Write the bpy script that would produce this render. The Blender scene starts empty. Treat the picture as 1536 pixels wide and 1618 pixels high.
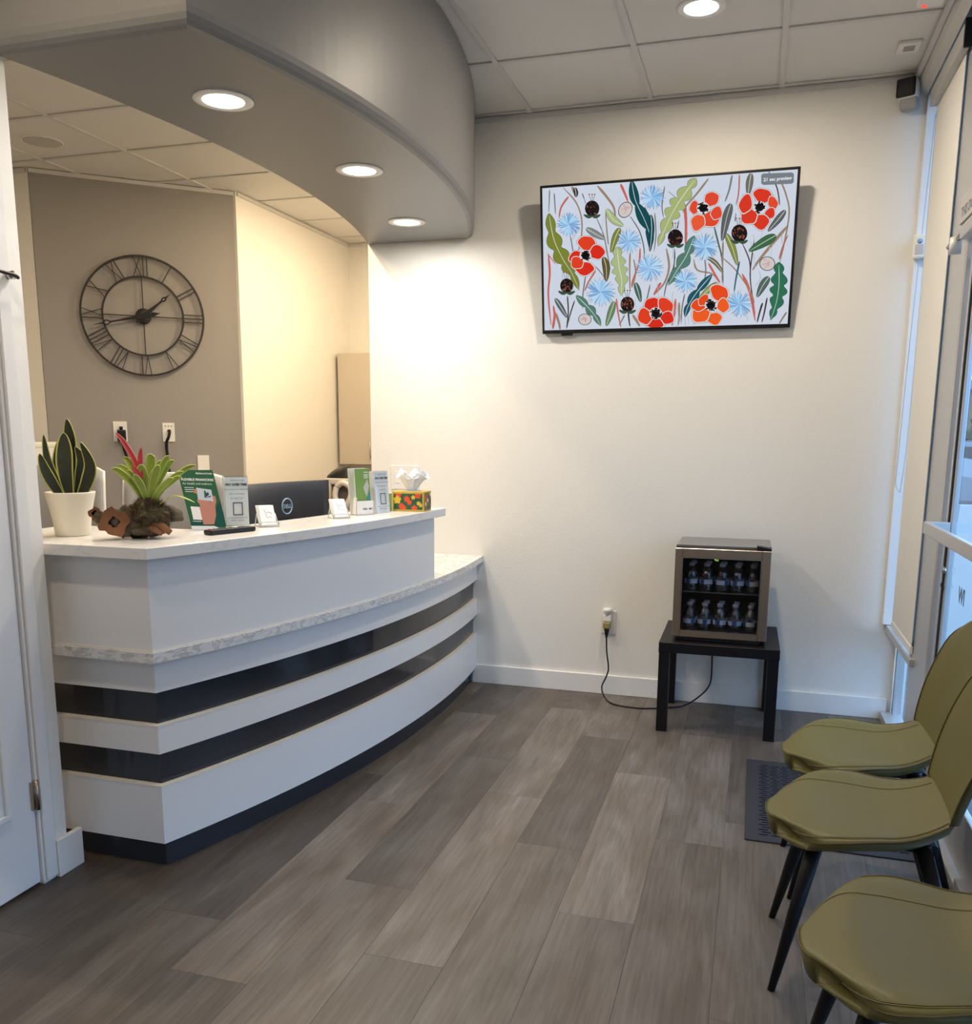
import bpy, bmesh, math, random
from math import sin, cos, pi, radians, sqrt, atan2
from mathutils import Vector, Matrix, noise
import numpy as np
random.seed(7)
SC = bpy.context.scene
COL = SC.collection

# ---------------------------------------------------------------- camera
F_PX, CY, YAW, PITCH, ROLL, CAM_H = 1395.2, 933.7, .2935, -.17562, .00678, 1.41
fw = Vector((-sin(YAW)*cos(PITCH), cos(YAW)*cos(PITCH), sin(PITCH)))
r0 = Vector((cos(YAW), sin(YAW), 0)); u0 = r0.cross(fw)
rt = r0*cos(ROLL) + u0*sin(ROLL); up = -r0*sin(ROLL) + u0*cos(ROLL)
cam = bpy.data.cameras.new('camera'); cam_o = bpy.data.objects.new('camera', cam); COL.objects.link(cam_o)
cam.sensor_fit = 'HORIZONTAL'; cam.sensor_width = 36.0; cam.lens = 36.0*F_PX/1536
cam.shift_x = 0; cam.shift_y = (CY-809)/1536; cam.clip_start = .05; cam.clip_end = 300
M = Matrix((rt, up, -fw)).transposed().to_4x4(); M.translation = (0, 0, CAM_H); cam_o.matrix_world = M
SC.camera = cam_o

# ---------------------------------------------------------------- sky, exposure
W = bpy.data.worlds.new('sky'); SC.world = W; W.use_nodes = True
bg = W.node_tree.nodes['Background']; bg.inputs[0].default_value = (.36, .62, 1.0, 1); bg.inputs[1].default_value = 3.6
SC.view_settings.view_transform = 'Standard'; SC.view_settings.look = 'None'
SC.view_settings.exposure = 0.0; SC.view_settings.gamma = 1.0
SC.view_settings.use_curve_mapping = False

LIGHT_LOBBY, LIGHT_REAR, LIGHT_SIDE, LIGHT_SOFFIT, LIGHT_RECEPTION = 23.0, 5.0, 13.0, 9.0, 20.0
C_LOBBY, C_SOFFIT, C_RECEPTION = (1, .86, .68), (1, .95, .88), (1, .77, .50)

def area_light(name, loc, power, col, size=.13, spread=180):
    l = bpy.data.lights.new(name, 'AREA'); l.shape = 'DISK'; l.size = size; l.energy = power; l.color = col
    l.spread = radians(spread)
    o = bpy.data.objects.new(name, l); COL.objects.link(o); o.location = loc
    return o
def portal(name, loc, rot, sx, sy):
    l = bpy.data.lights.new(name, 'AREA'); l.shape = 'RECTANGLE'; l.size = sx; l.size_y = sy
    l.cycles.is_portal = True
    o = bpy.data.objects.new(name, l); COL.objects.link(o); o.location = loc; o.rotation_euler = rot

# ---------------------------------------------------------------- materials
def new_mat(name):
    m = bpy.data.materials.new(name); m.use_nodes = True
    nt = m.node_tree
    return m, nt, nt.nodes['Principled BSDF']
def noise_node(nt, scale, detail=3, coord='Object', stretch=None, dist=0):
    tc = nt.nodes.new('ShaderNodeTexCoord'); n = nt.nodes.new('ShaderNodeTexNoise')
    n.inputs['Scale'].default_value = scale; n.inputs['Detail'].default_value = detail
    n.inputs['Distortion'].default_value = dist
    mp = nt.nodes.new('ShaderNodeMapping')
    if stretch: mp.inputs['Scale'].default_value = stretch
    nt.links.new(tc.outputs[coord], mp.inputs[0]); nt.links.new(mp.outputs[0], n.inputs['Vector'])
    return n
def ramp(nt, src, stops):
    r = nt.nodes.new('ShaderNodeValToRGB'); nt.links.new(src, r.inputs[0])
    e = r.color_ramp.elements
    while len(e) < len(stops): e.new(.5)
    for k, (p, c) in enumerate(stops):
        e[k].position = p; e[k].color = (*c, 1) if len(c) == 3 else c
    return r
def bump(nt, b, src, dist, strength=.5):
    n = nt.nodes.new('ShaderNodeBump'); n.inputs['Distance'].default_value = dist; n.inputs['Strength'].default_value = strength
    nt.links.new(src, n.inputs['Height']); nt.links.new(n.outputs[0], b.inputs['Normal'])
def plain(name, col, rough=.5, metal=0, bscale=0, bdist=.001, var=0, spec=.5, coat=0):
    m, nt, b = new_mat(name)
    b.inputs['Base Color'].default_value = (*col, 1); b.inputs['Roughness'].default_value = rough
    b.inputs['Metallic'].default_value = metal; b.inputs['Specular IOR Level'].default_value = spec
    b.inputs['Coat Weight'].default_value = coat
    if bscale:
        n = noise_node(nt, bscale, 3); bump(nt, b, n.outputs[0], bdist)
    if var:
        n = noise_node(nt, 9 if not bscale else bscale*.3, 4)
        r = ramp(nt, n.outputs[0], [(.3, tuple(c*(1-var) for c in col)), (.7, tuple(min(1, c*(1+var)) for c in col))])
        nt.links.new(r.outputs[0], b.inputs['Base Color'])
    return m
def emit(name, col, s=1.0):
    m = bpy.data.materials.new(name); m.use_nodes = True; nt = m.node_tree
    nt.nodes.clear(); o = nt.nodes.new('ShaderNodeOutputMaterial'); e = nt.nodes.new('ShaderNodeEmission')
    e.inputs[0].default_value = (*col, 1); e.inputs[1].default_value = s
    nt.links.new(e.outputs[0], o.inputs[0]); return m
def thin_glass(name, tint=(1, 1, 1), refl=.6, rough=0.0):
    m = bpy.data.materials.new(name); m.use_nodes = True; nt = m.node_tree; nt.nodes.clear()
    o = nt.nodes.new('ShaderNodeOutputMaterial'); t = nt.nodes.new('ShaderNodeBsdfTransparent'); g = nt.nodes.new('ShaderNodeBsdfGlossy')
    t.inputs[0].default_value = (*tint, 1); g.inputs['Roughness'].default_value = rough
    f = nt.nodes.new('ShaderNodeFresnel'); f.inputs[0].default_value = 1.5
    mul = nt.nodes.new('ShaderNodeMath'); mul.operation = 'MULTIPLY'; mul.inputs[1].default_value = refl
    mx = nt.nodes.new('ShaderNodeMixShader')
    ge = nt.nodes.new('ShaderNodeNewGeometry'); inv = nt.nodes.new('ShaderNodeMath'); inv.operation = 'SUBTRACT'; inv.inputs[0].default_value = 1
    m2 = nt.nodes.new('ShaderNodeMath'); m2.operation = 'MULTIPLY'      # a real pane reflects once: only its front face
    nt.links.new(ge.outputs['Backfacing'], inv.inputs[1]); nt.links.new(f.outputs[0], mul.inputs[0])
    nt.links.new(mul.outputs[0], m2.inputs[0]); nt.links.new(inv.outputs[0], m2.inputs[1]); nt.links.new(m2.outputs[0], mx.inputs[0])
    nt.links.new(t.outputs[0], mx.inputs[1]); nt.links.new(g.outputs[0], mx.inputs[2]); nt.links.new(mx.outputs[0], o.inputs[0])
    return m
def s2l(r, g, b):
    f = lambda c: (c/255/12.92) if c/255 <= .04045 else ((c/255+.055)/1.055)**2.4
    return (f(r), f(g), f(b))

wall_m = plain('white_wall_paint', (.80, .782, .735), .6, 0, 90, .0012)
grey_wall_m = plain('grey_accent_paint', (.29, .275, .262), .6, 0, 90, .0012)
soffit_m = plain('grey_soffit_paint', (.22, .218, .216), .42, 0, 120, .0004)
trim_m = plain('white_trim_paint', (.80, .79, .77), .35)
door_m = plain('white_door_paint', (.78, .785, .79), .35)
lam_m = plain('white_laminate', (.80, .80, .80), .28)
edge_m = plain('laminate_edge', (.80, .77, .70), .4)
dark_m = plain('charcoal_gloss_laminate', (.026, .028, .034), .10)
toe_m = plain('charcoal_toe_laminate', (.03, .032, .04), .2)
black_m = plain('black_wood_foil', (.007, .006, .007), .4, spec=.25)
blackmetal_m = plain('black_metal', (.007, .007, .008), .4, spec=.25)
blackplastic_m = plain('black_plastic', (.008, .008, .009), .4, spec=.3)
clock_m = plain('black_iron', (.018, .016, .015), .5, .3)
steel_m = plain('brushed_steel', (.46, .38, .31), .27, 1, 200, .0001)
chrome_m = plain('chrome', (.6, .6, .6), .15, 1)
alu_m = plain('anodised_aluminium', (.56, .56, .56), .38, .55)
whiteplastic_m = plain('white_plastic', (.80, .79, .76), .35)
beige_m = plain('beige_plastic', (.55, .48, .39), .45)
greyfab_m = plain('light_grey_mesh_fabric', (.34, .33, .32), .8, 0, 600, .0006)
rubber_m = plain('dark_rubber', (.018, .020, .026), .7, 0, 300, .0004)
tile_m = plain('ceiling_tile_face', (.70, .69, .67), .9, 0, 350, .0006)
grid_m = plain('white_grid_metal', (.62, .61, .59), .5)
blind_m = plain('cream_blind_fabric', (.76, .74, .69), .8, 0, 700, .0003)
valance_m = plain('grey_valance', (.46, .45, .43), .45)
paper_m = plain('white_paper', (.85, .85, .86), .7)
ink_m = plain('dark_ink', (.03, .03, .05), .7)
olive_m = plain('olive_leather', (.126, .110, .024), .45, 0, 500, .0003)
thread_m = plain('olive_thread', (.24, .20, .085), .6)
oliveside_m = plain('dark_olive_welt', (.085, .070, .018), .6)
pot_m = plain('cream_ceramic', (.74, .69, .58), .45, 0, 12, .001, .05)
glass_m = thin_glass('window_glass', (.93, .97, 1), .7)
fridgeglass_m = thin_glass('fridge_glass', (.78, .78, .80), .8)
acrylic_m = thin_glass('clear_acrylic', (.93, .95, .96), 1.2)
tissue_m, nt, b = new_mat('tissue_paper'); b.inputs['Base Color'].default_value = (.9, .9, .9, 1); b.inputs['Roughness'].default_value = .9
b.inputs['Subsurface Weight'].default_value = .15; b.inputs['Subsurface Radius'].default_value = (.01, .01, .01)
lamp_lens_m = emit('lit_lamp_lens', (1, .97, .90), 9)

def mk_wood():
    m, nt, b = new_mat('grey_oak_plank')
    N = nt.nodes.new; L = nt.links.new
    oi = N('ShaderNodeObjectInfo'); tc = N('ShaderNodeTexCoord')
    mul = N('ShaderNodeMath'); mul.operation = 'MULTIPLY'; mul.inputs[1].default_value = 37.0; L(oi.outputs['Random'], mul.inputs[0])
    cmb = N('ShaderNodeCombineXYZ'); L(mul.outputs[0], cmb.inputs[0]); L(mul.outputs[0], cmb.inputs[1])
    add = N('ShaderNodeVectorMath'); add.operation = 'ADD'; L(tc.outputs['Object'], add.inputs[0]); L(cmb.outputs[0], add.inputs[1])
    def nz(sc, st, det, dist=0):
        mp = N('ShaderNodeMapping'); mp.inputs['Scale'].default_value = st; L(add.outputs[0], mp.inputs[0])
        n = N('ShaderNodeTexNoise'); n.inputs['Scale'].default_value = sc; n.inputs['Detail'].default_value = det
        n.inputs['Distortion'].default_value = dist; L(mp.outputs[0], n.inputs['Vector']); return n
    fine = nz(1, (95, 5, 1), 5, .6); big = nz(1, (9, 1.6, 1), 3, 1.4); blot = nz(1, (5, 2.6, 1), 2, .3)
    wv = N('ShaderNodeTexWave'); wv.bands_direction = 'X'; wv.inputs['Scale'].default_value = 3.2; wv.inputs['Distortion'].default_value = 7
    wv.inputs['Detail'].default_value = 3; wv.inputs['Detail Scale'].default_value = .9
    mp = N('ShaderNodeMapping'); mp.inputs['Scale'].default_value = (4.0, .55, 1); L(add.outputs[0], mp.inputs[0]); L(mp.outputs[0], wv.inputs['Vector'])
    r1 = ramp(nt, fine.outputs[0], [(.30, (.80, .785, .77)), (.66, (1.09, 1.09, 1.09))])
    r2 = ramp(nt, big.outputs[0], [(.32, (.76, .73, .70)), (.7, (1.16, 1.16, 1.17))])
    r3 = ramp(nt, blot.outputs[0], [(.35, (.88, .83, .79)), (.65, (1.07, 1.10, 1.13))])
    r4 = ramp(nt, wv.outputs['Color'], [(.0, (.93, .92, .91)), (.25, (1.02, 1.02, 1.02))])
    base = N('ShaderNodeRGB'); base.outputs[0].default_value = (.146, .130, .115, 1)
    cur = base.outputs[0]
    for src in (r1.outputs[0], r2.outputs[0], r3.outputs[0], r4.outputs[0], oi.outputs['Color']):
        mx = N('ShaderNodeMix'); mx.data_type = 'RGBA'; mx.blend_type = 'MULTIPLY'; mx.inputs[0].default_value = 1
        L(cur, mx.inputs[6]); L(src, mx.inputs[7]); cur = mx.outputs[2]
    L(cur, b.inputs['Base Color']); b.inputs['Roughness'].default_value = .46
    bump(nt, b, fine.outputs[0], .0006, .35)
    return m
wood_m = mk_wood()
def mk_stone(name, base, vein, scale, lo, hi, rough=.15):
    m, nt, b = new_mat(name)
    n = noise_node(nt, scale, 8, dist=1.6, stretch=(1, 1, 2.2))
    r = ramp(nt, n.outputs[0], [(lo, base), ((lo+hi)/2, vein), (hi, base)])
    nt.links.new(r.outputs[0], b.inputs['Base Color']); b.inputs['Roughness'].default_value = rough
    return m
quartz_m = mk_stone('white_quartz', (.80, .79, .77), (.70, .68, .65), 4.5, .48, .52)
marble_m = mk_stone('grey_veined_marble', (.76, .76, .75), (.50, .50, .50), 11, .44, .56, .2)
def mk_plate():
    m, nt, b = new_mat('mat_weave'); b.inputs['Base Color'].default_value = (.014, .018, .032, 1); b.inputs['Roughness'].default_value = .6
    return m
matweave_m = mk_plate()

# ---------------------------------------------------------------- mesh helpers
class MB:
    def __init__(s): s.v = []; s.f = []; s.mi = []; s.cur = 0; s.sm = []
    def add(s, vs, fs, smooth=False):
        o = len(s.v); s.v += [tuple(v) for v in vs]
        for f in fs: s.f.append(tuple(i+o for i in f)); s.mi.append(s.cur); s.sm.append(smooth)
        return s
    def box(s, x0, x1, y0, y1, z0, z1, c=0):
        if c <= 0:
            v = [(x, y, z) for z in (z0, z1) for y in (y0, y1) for x in (x0, x1)]
            return s.add(v, [(0, 2, 3, 1), (4, 5, 7, 6), (0, 1, 5, 4), (2, 6, 7, 3), (0, 4, 6, 2), (1, 3, 7, 5)])
        # chamfered box
        bm = bmesh.new(); bmesh.ops.create_cube(bm, size=1)
        for q in bm.verts: q.co = Vector(((x0+x1)/2+q.co.x*(x1-x0), (y0+y1)/2+q.co.y*(y1-y0), (z0+z1)/2+q.co.z*(z1-z0)))
        bmesh.ops.bevel(bm, geom=bm.edges[:], offset=c, segments=2 if c > .002 else 1, profile=.6, affect='EDGES')
        bm.verts.index_update(); vs = [tuple(q.co) for q in bm.verts]; fs = [[q.index for q in f.verts] for f in bm.faces]
        bm.free(); return s.add(vs, fs)
    def prism(s, poly, z0, z1):
        n = len(poly); a = sum(poly[i][0]*poly[(i+1) % n][1]-poly[(i+1) % n][0]*poly[i][1] for i in range(n))
        if a < 0: poly = poly[::-1]
        v = [(x, y, z0) for x, y in poly]+[(x, y, z1) for x, y in poly]
        f = [tuple(range(n))[::-1], tuple(range(n, 2*n))]+[(i, (i+1) % n, (i+1) % n+n, i+n) for i in range(n)]
        return s.add(v, f)
    def tube(s, pts, r, n=8, closed=False, flat=1.0):
        pts = [Vector(p) for p in pts]; N = len(pts); rr = r if hasattr(r, '__len__') else [r]*N
        vs = []; prev = None
        for i, p in enumerate(pts):
            t = (pts[(i+1) % N]-pts[i-1]) if closed else (pts[min(i+1, N-1)]-pts[max(i-1, 0)])
            t.normalize()
            if prev is None:
                a = Vector((0, 0, 1)) if abs(t.z) < .9 else Vector((1, 0, 0)); nrm = (a-t*a.dot(t)).normalized()
            else: nrm = (prev-t*prev.dot(t)).normalized()
            prev = nrm; bi = t.cross(nrm)
            for k in range(n):
                an = 2*pi*k/n; vs.append(p+nrm*cos(an)*rr[i]+bi*sin(an)*rr[i]*flat)
        fs = []
        for i in range(N if closed else N-1):
            for k in range(n):
                a, b_ = i*n+k, i*n+(k+1) % n; c, d = ((i+1) % N)*n+(k+1) % n, ((i+1) % N)*n+k
                fs.append((a, b_, c, d))
        if not closed: fs += [tuple(range(n))[::-1], tuple(range((N-1)*n, N*n))]
        return s.add(vs, fs, True)
    def lathe(s, prof, cx=0, cy=0, z=0, n=24, caps=True):
        vs = []; 
        for (r, h) in prof:
            for k in range(n): an = 2*pi*k/n; vs.append((cx+r*cos(an), cy+r*sin(an), z+h))
        fs = []
        for i in range(len(prof)-1):
            for k in range(n): fs.append((i*n+k, i*n+(k+1) % n, (i+1)*n+(k+1) % n, (i+1)*n+k))
        if caps: fs += [tuple(range(n))[::-1], tuple(range((len(prof)-1)*n, len(prof)*n))]
        return s.add(vs, fs, True)
    def disc(s, x, y, r, z=0, n=24, sy=1, a=0):
        vs = [(x+r*cos(2*pi*k/n)*cos(a)-r*sy*sin(2*pi*k/n)*sin(a), y+r*cos(2*pi*k/n)*sin(a)+r*sy*sin(2*pi*k/n)*cos(a), z) for k in range(n)]
        return s.add(vs, [tuple(range(n))])
    def strip(s, L_, R_, z=0):      # 2D strip in the local xy plane
        n = len(L_); v = [(x, y, z) for x, y in L_]+[(x, y, z) for x, y in R_]
        return s.add(v, [(i, i+1, n+i+1, n+i) for i in range(n-1)])
    def grid(s, fn, nu, nv, smooth=True):
        vs = [fn(i/nu, j/nv) for i in range(nu+1) for j in range(nv+1)]; w = nv+1
        return s.add(vs, [(i*w+j, (i+1)*w+j, (i+1)*w+j+1, i*w+j+1) for i in range(nu) for j in range(nv)], smooth)
    def mesh(s, name, mats):
        me = bpy.data.meshes.new(name); me.from_pydata(s.v, [], s.f)
        for m in (mats if isinstance(mats, (list, tuple)) else [mats]): me.materials.append(m)
        me.polygons.foreach_set('material_index', s.mi); me.polygons.foreach_set('use_smooth', s.sm); me.update()
        return me
    def build(s, name, mats, parent=None, loc=None):
        o = bpy.data.objects.new(name, s.mesh(name, mats)); COL.objects.link(o)
        if parent: o.parent = parent
        if loc: o.location = loc
        return o
def box(name, m, parent, x0, x1, y0, y1, z0, z1, c=0): return MB().box(x0, x1, y0, y1, z0, z1, c).build(name, m, parent)
def recalc(o):
    bm = bmesh.new(); bm.from_mesh(o.data); bmesh.ops.recalc_face_normals(bm, faces=bm.faces[:]); bm.to_mesh(o.data); bm.free(); return o
def tag(o, label, cat, group=None, kind=None):
    o['label'] = label; o['category'] = cat
    if group: o['group'] = group
    if kind: o['kind'] = kind
    return o
def thing(name, label, cat, loc=(0, 0, 0), basis=None, rz=0, group=None):
    o = bpy.data.objects.new(name, None); COL.objects.link(o); o.empty_display_size = .05
    if basis:
        m = Matrix([Vector(a).normalized() for a in basis]).transposed().to_4x4(); m.translation = loc; o.matrix_world = m
        o.location = loc; o.rotation_euler = m.to_euler()
    else: o.location = loc; o.rotation_euler = (0, 0, rz)
    return tag(o, label, cat, group)
def struct(o): o['kind'] = 'structure'; return o
def copy_tree(o, parent=None):
    c = o.copy(); COL.objects.link(c)
    if parent: c.parent = parent
    for ch in [q for q in bpy.data.objects if q.parent == o]: copy_tree(ch, c)
    return c
def text_mesh(body, size, m, parent, x, y, z=0, name='lettering', align='LEFT', bold=0, mat_local=None, sx=1):
    cu = bpy.data.curves.new('t', 'FONT'); cu.body = body; cu.size = size; cu.align_x = align; cu.offset = bold; cu.resolution_u = 2
    to = bpy.data.objects.new('t', cu); me = bpy.data.meshes.new_from_object(to); bpy.data.objects.remove(to)
    me.transform(Matrix.Diagonal((sx, 1, 1, 1)))
    me.transform(Matrix.Translation((x, y, z)) if mat_local is None else mat_local)
    me.materials.clear(); me.materials.append(m)
    o = bpy.data.objects.new(name, me); COL.objects.link(o); o.parent = parent; return o
def spline(P, n=8):
    P = [Vector(p) for p in P]; out = []
    for i in range(len(P)-1):
        a = P[max(i-1, 0)]; b_ = P[i]; c = P[i+1]; d = P[min(i+2, len(P)-1)]
        for k in range(n):
            t = k/n; out.append(.5*((2*b_)+(c-a)*t+(2*a-5*b_+4*c-d)*t*t+(3*b_-a-3*c+d)*t*t*t))
    out.append(P[-1]); return out
def arc_pts(cx, cy, R, y0, y1, n):      # right-hand side of a circle, from y0 to y1, even in angle
    a0 = math.asin((y0-cy)/R); a1 = math.asin((y1-cy)/R)
    return [(cx+R*cos(a0+(a1-a0)*k/n), cy+R*sin(a0+(a1-a0)*k/n)) for k in range(n+1)]

# ================================================================ STRUCTURE
YW, XR, ZC = 4.715, .715, 3.02       # TV wall, storefront glass, ceiling
XL = -2.08                            # left wall face
floor = struct(box('floor', plain('screed', (.06, .055, .05), .9), None, -6.2, .78, -2.7, 7.5, -.06, -.009))
# planks, pitch and joints read from the photograph
def plank_mesh(w, l):
    mb = MB(); mb.box(.0002, w-.0002, .0002, l-.0002, -.008, 0, .0005); return mb.mesh('plank', wood_m)
PW, PL = .2308, 1.172
pm = plank_mesh(PW, PL)
phase = {0: 2.03, -1: 2.985, -2: 2.40, -3: 2.81, -4: 2.03, -5: 2.39, -6: 1.81, -7: 2.06, -8: 2.62, -9: 1.82, 1: 2.6, 2: 3.0, 3: 2.3}
tone = {(-5, 2.39): .70, (-6, 4.154): .72, (-4, 4.374): .78, (-3, 2.81): .72, (-3, 1.638): .90, (-2, 2.40): 1.18, (-2, 1.228): .90, (-1, 4.157): .72,
        (-1, 2.985): .98, (-1, 1.813): .86, (0, 3.202): .72, (0, 2.03): .92, (-4, 2.03): 1.08, (-4, 3.202): 1.08, (-5, 1.218): .95, (-6, 2.982): 1.08,
        (-6, 1.81): 1.15, (-6, .638): .74, (-7, 2.06): .66, (-7, .888): .80, (-8, 1.448): .68, (-8, 2.62): .7, (-9, 1.82): .66, (-9, .648): .70, (1, 3.772): .7, (1, 2.6): .8}
for k in range(-9, 4):
    x = -.035+PW*k; y = phase[k]
    while y > -2.6: y -= PL
    while y < YW:
        l = min(PL, YW-y)
        if l > .03:
            o = bpy.data.objects.new('plank', pm); COL.objects.link(o); o.parent = floor
            o.location = (x, y, 0)
            sx = min(PW, .68-x)/PW
            o.scale = (sx, l/PL, 1)
            t = next((v for (kk, yy), v in tone.items() if kk == k and abs(yy-y) < .04), random.uniform(.75, 1.05))
            t = t*1.15-.14; wm = 1.0 if k > -6 else .97
            o.color = (t*1.0, t*(.985 if k < -4 else 1.0)*wm/wm, t*(.95 if k < -4 else 1.0), 1)
        y += PL
box('office_floor', plain('office_vinyl', (.18, .16, .14), .5), floor, -6.2, -2.115, .7, 7.5, -.009, 0)

# --- walls
def wall(name, m, x0, x1, y0, y1, z0=0, z1=ZC+.055): return struct(box(name, m, None, x0, x1, y0, y1, z0, z1))
wall('wall_back', wall_m, -2.118, .78, YW, YW+.12)
wl = struct(MB().box(XL-.12, XL, -2.7, 1.17, 0, ZC+.055).box(XL-.12, XL, 1.17, 2.075, 2.13, ZC+.055).box(XL-.12, XL, 2.075, 2.182, 0, ZC+.055).build('wall_left', wall_m))
wall('wall_front', wall_m, -2.2, .78, -2.7, -2.6)
dg = Vector((.745, .667, 0)).normalized(); A0 = Vector((-4.433, 4.774, 0)); A1 = A0+dg*1.2407
struct(MB().prism([(A0.x, A0.y), (A1.x, A1.y), (A1.x-.2, A1.y+.02), (A0.x-.02, A0.y+.2)], 0, ZC+.055).build('wall_grey_diagonal', grey_wall_m))
wall('wall_office_side', wall_m, -3.62, -3.49, 5.60, 7.46)
wall('wall_office_end', wall_m, -3.60, -1.9, 7.35, 7.46)
wall('wall_office_facing', wall_m, -6.2, -4.44, 4.775, 4.9)
wall('wall_office_far_left', wall_m, -6.3, -6.2, .6, 4.9)
wall('wall_office_near', wall_m, -6.2, -2.2, .6, .72)
wall('wall_passage_right', wall_m, -2.118, -1.99, YW+.12, 7.35)
# --- baseboards
def baseboard(name, x0, x1, y0, y1, h=.107): return struct(box(name, trim_m, None, x0, x1, y0, y1, 0, h, .002))
baseboard('baseboard_back', -1.50, .700, YW-.016, YW-.0005)
baseboard('baseboard_left', XL+.0005, XL+.018, 2.124, 2.232, .125)
baseboard('baseboard_office', -3.489, -3.474, 5.65, 7.35)
# --- ceiling: slab, tiles, grid rails
ceiling = struct(MB().box(-6.3, .95, -2.7, 7.5, ZC+.05, ZC+.12).build('ceiling', plain('plenum', (.3, .3, .3), .9)))
GX, GY, T = .0125, 4.0625, .6055
tm = MB().box(-.298, .298, -.298, .298, 0, .012, .002).mesh('ceiling_tile', tile_m)
def tiles(ix0, ix1, iy0, iy1, xa, xb, ya, yb):
    for i in range(ix0, ix1):
        for j in range(iy0, iy1):
            x0, x1 = max(GX+T*i, xa), min(GX+T*(i+1), xb); y0, y1 = max(GY+T*j, ya), min(GY+T*(j+1), yb)
            if x1-x0 < .04 or y1-y0 < .04: continue
            o = bpy.data.objects.new('ceiling_tile', tm); COL.objects.link(o); o.parent = ceiling
            o.location = ((x0+x1)/2, (y0+y1)/2, ZC+.004); o.scale = ((x1-x0)/T, (y1-y0)/T, 1)
LOB = (-2.05, .60, -2.6, YW); REC = (-6.2, -2.0, .72, 7.35)
tiles(-4, 1, -12, 2, *LOB); tiles(-11, -3, -6, 6, *REC)
def rails(i0, i1, j0, j1, xa, xb, ya, yb):
    for i in range(i0, i1):
        x = GX+T*i
        if xa < x < xb: box('grid_rail', grid_m, ceiling, x-.0125, x+.0125, ya, yb, ZC-.004, ZC+.0035)
    for j in range(j0, j1):
        y = GY+T*j
        if ya < y < yb: box('grid_rail', grid_m, ceiling, xa, xb, y-.0125, y+.0125, ZC-.003, ZC+.003)
rails(-3, 1, -11, 2, -2.0, .60, -2.6, YW); rails(-11, -2, -5, 6, -6.2, -2.118, .72, 7.35)
struct(box('trim_1', grid_m, None, -1.5, .60, YW-.024, YW-.0005, ZC-.022, ZC-.002))
struct(box('trim_2', grid_m, None, .585, .60, -2.6, YW-.03, ZC-.03, ZC-.002))
q = A0+Vector((dg.y, -dg.x, 0))*.012; q1 = A1+Vector((dg.y, -dg.x, 0))*.012
struct(MB().prism([(A0.x, A0.y), (A1.x, A1.y), (q1.x, q1.y), (q.x, q.y)], ZC-.026, ZC-.002).build('trim_3', grid_m))
struct(box('trim_4', grid_m, None, -3.489, -3.476, 5.61, 7.35, ZC-.026, ZC-.002))
struct(box('trim_5', grid_m, None, -3.47, -2.12, 7.337, 7.349, ZC-.026, ZC-.002))
struct(box('trim_6', grid_m, None, -6.2, -4.45, 4.76, 4.774, ZC-.026, ZC-.002))

# --- curved soffit
SO = arc_pts(-5.141, 3.335, 3.886, 2.13, 4.7145, 40); SI = arc_pts(-6.541, 3.37, 4.625, 2.0, 4.7145, 32)
SZ = 2.435
def offset_path(P, d):
    out = []
    for i, p in enumerate(P):
        p = Vector(p); a = (Vector(P[i])-Vector(P[i-1])).normalized() if i else None
        b_ = (Vector(P[i+1])-Vector(P[i])).normalized() if i < len(P)-1 else None
        na = Vector((-a.y, a.x)) if a else None; nb = Vector((-b_.y, b_.x)) if b_ else None
        if na is None: n = nb
        elif nb is None: n = na
        else: n = (na+nb); n = n/ (n.length**2)*2
        out.append(tuple(p+n*d))
    return out
path = [(-2.6, 2.13)]+SO
mb = MB(); rows = []
for off, z in [(0, ZC), (0, SZ+.045), (.003, SZ+.028), (.010, SZ+.014), (.020, SZ+.005), (.034, SZ)]:
    rows.append([(x, y, z) for x, y in offset_path(path, off)])
n = len(path)
mb.add([v for r_ in rows for v in r_], [(i*n+k, (i+1)*n+k, (i+1)*n+k+1, i*n+k+1) for i in range(5) for k in range(n-1)])
inner = [(-2.6, 2.0+.13)]+[(x, y) for x, y in SI if y > 2.13]
bot = offset_path(path, .034)
poly = bot+inner[::-1][:-1]+[(-2.6, 2.2)]
mb.add([(x, y, SZ) for x, y in poly], [tuple(range(len(poly)))])
ni = len(SI); mb.add([(x, y, SZ) for x, y in SI]+[(x, y, ZC) for x, y in SI], [(k, k+1, ni+k+1, ni+k) for k in range(ni-1)])
sof = struct(recalc(mb.build('ceiling_soffit', soffit_m)))
for p_ in sof.data.polygons: p_.use_smooth = False

# --- left door
d3 = struct(MB().box(XL-.045, XL-.004, 1.18, 2.066, .012, 2.11, .002).build('door_1', door_m))
mb = MB()
for z0, z1 in ((.28, .98), (1.12, 1.98)):
    x = XL-.004; y0, y1 = 1.30, 1.953
    for a in (0,):
        mb.box(x, x+.009, y0-.018, y1+.018, z0-.018, z0, .002); mb.box(x, x+.009, y0-.018, y1+.018, z1, z1+.018, .002)
        mb.box(x, x+.009, y0-.018, y0, z0, z1, .002); mb.box(x, x+.009, y1, y1+.018, z0, z1, .002)
mb.build('panel_moulding', trim_m, d3)
for z in (.30, 1.80):
    mb = MB(); mb.box(XL-.006, XL+.002, 2.052, 2.085, z-.045, z+.045); mb.tube([(XL+.004, 2.071, z-.048), (XL+.004, 2.071, z+.048)], .0075, 10); mb.build('hinge', steel_m, d3)
struct(MB().box(XL+.0005, XL+.013, 2.080, 2.122, .012, 2.18, .002).box(XL-.06, XL+.004, 2.070, 2.078, .01, 2.12).box(XL+.0005, XL+.013, 1.10, 2.122, 2.12, 2.18, .002).build('trim_7', trim_m))
hk = thing('wall_hook', 'small metal hook arm on the white door casing at the left edge', 'hook', (XL+.012, 2.12, 1.846))
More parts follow.
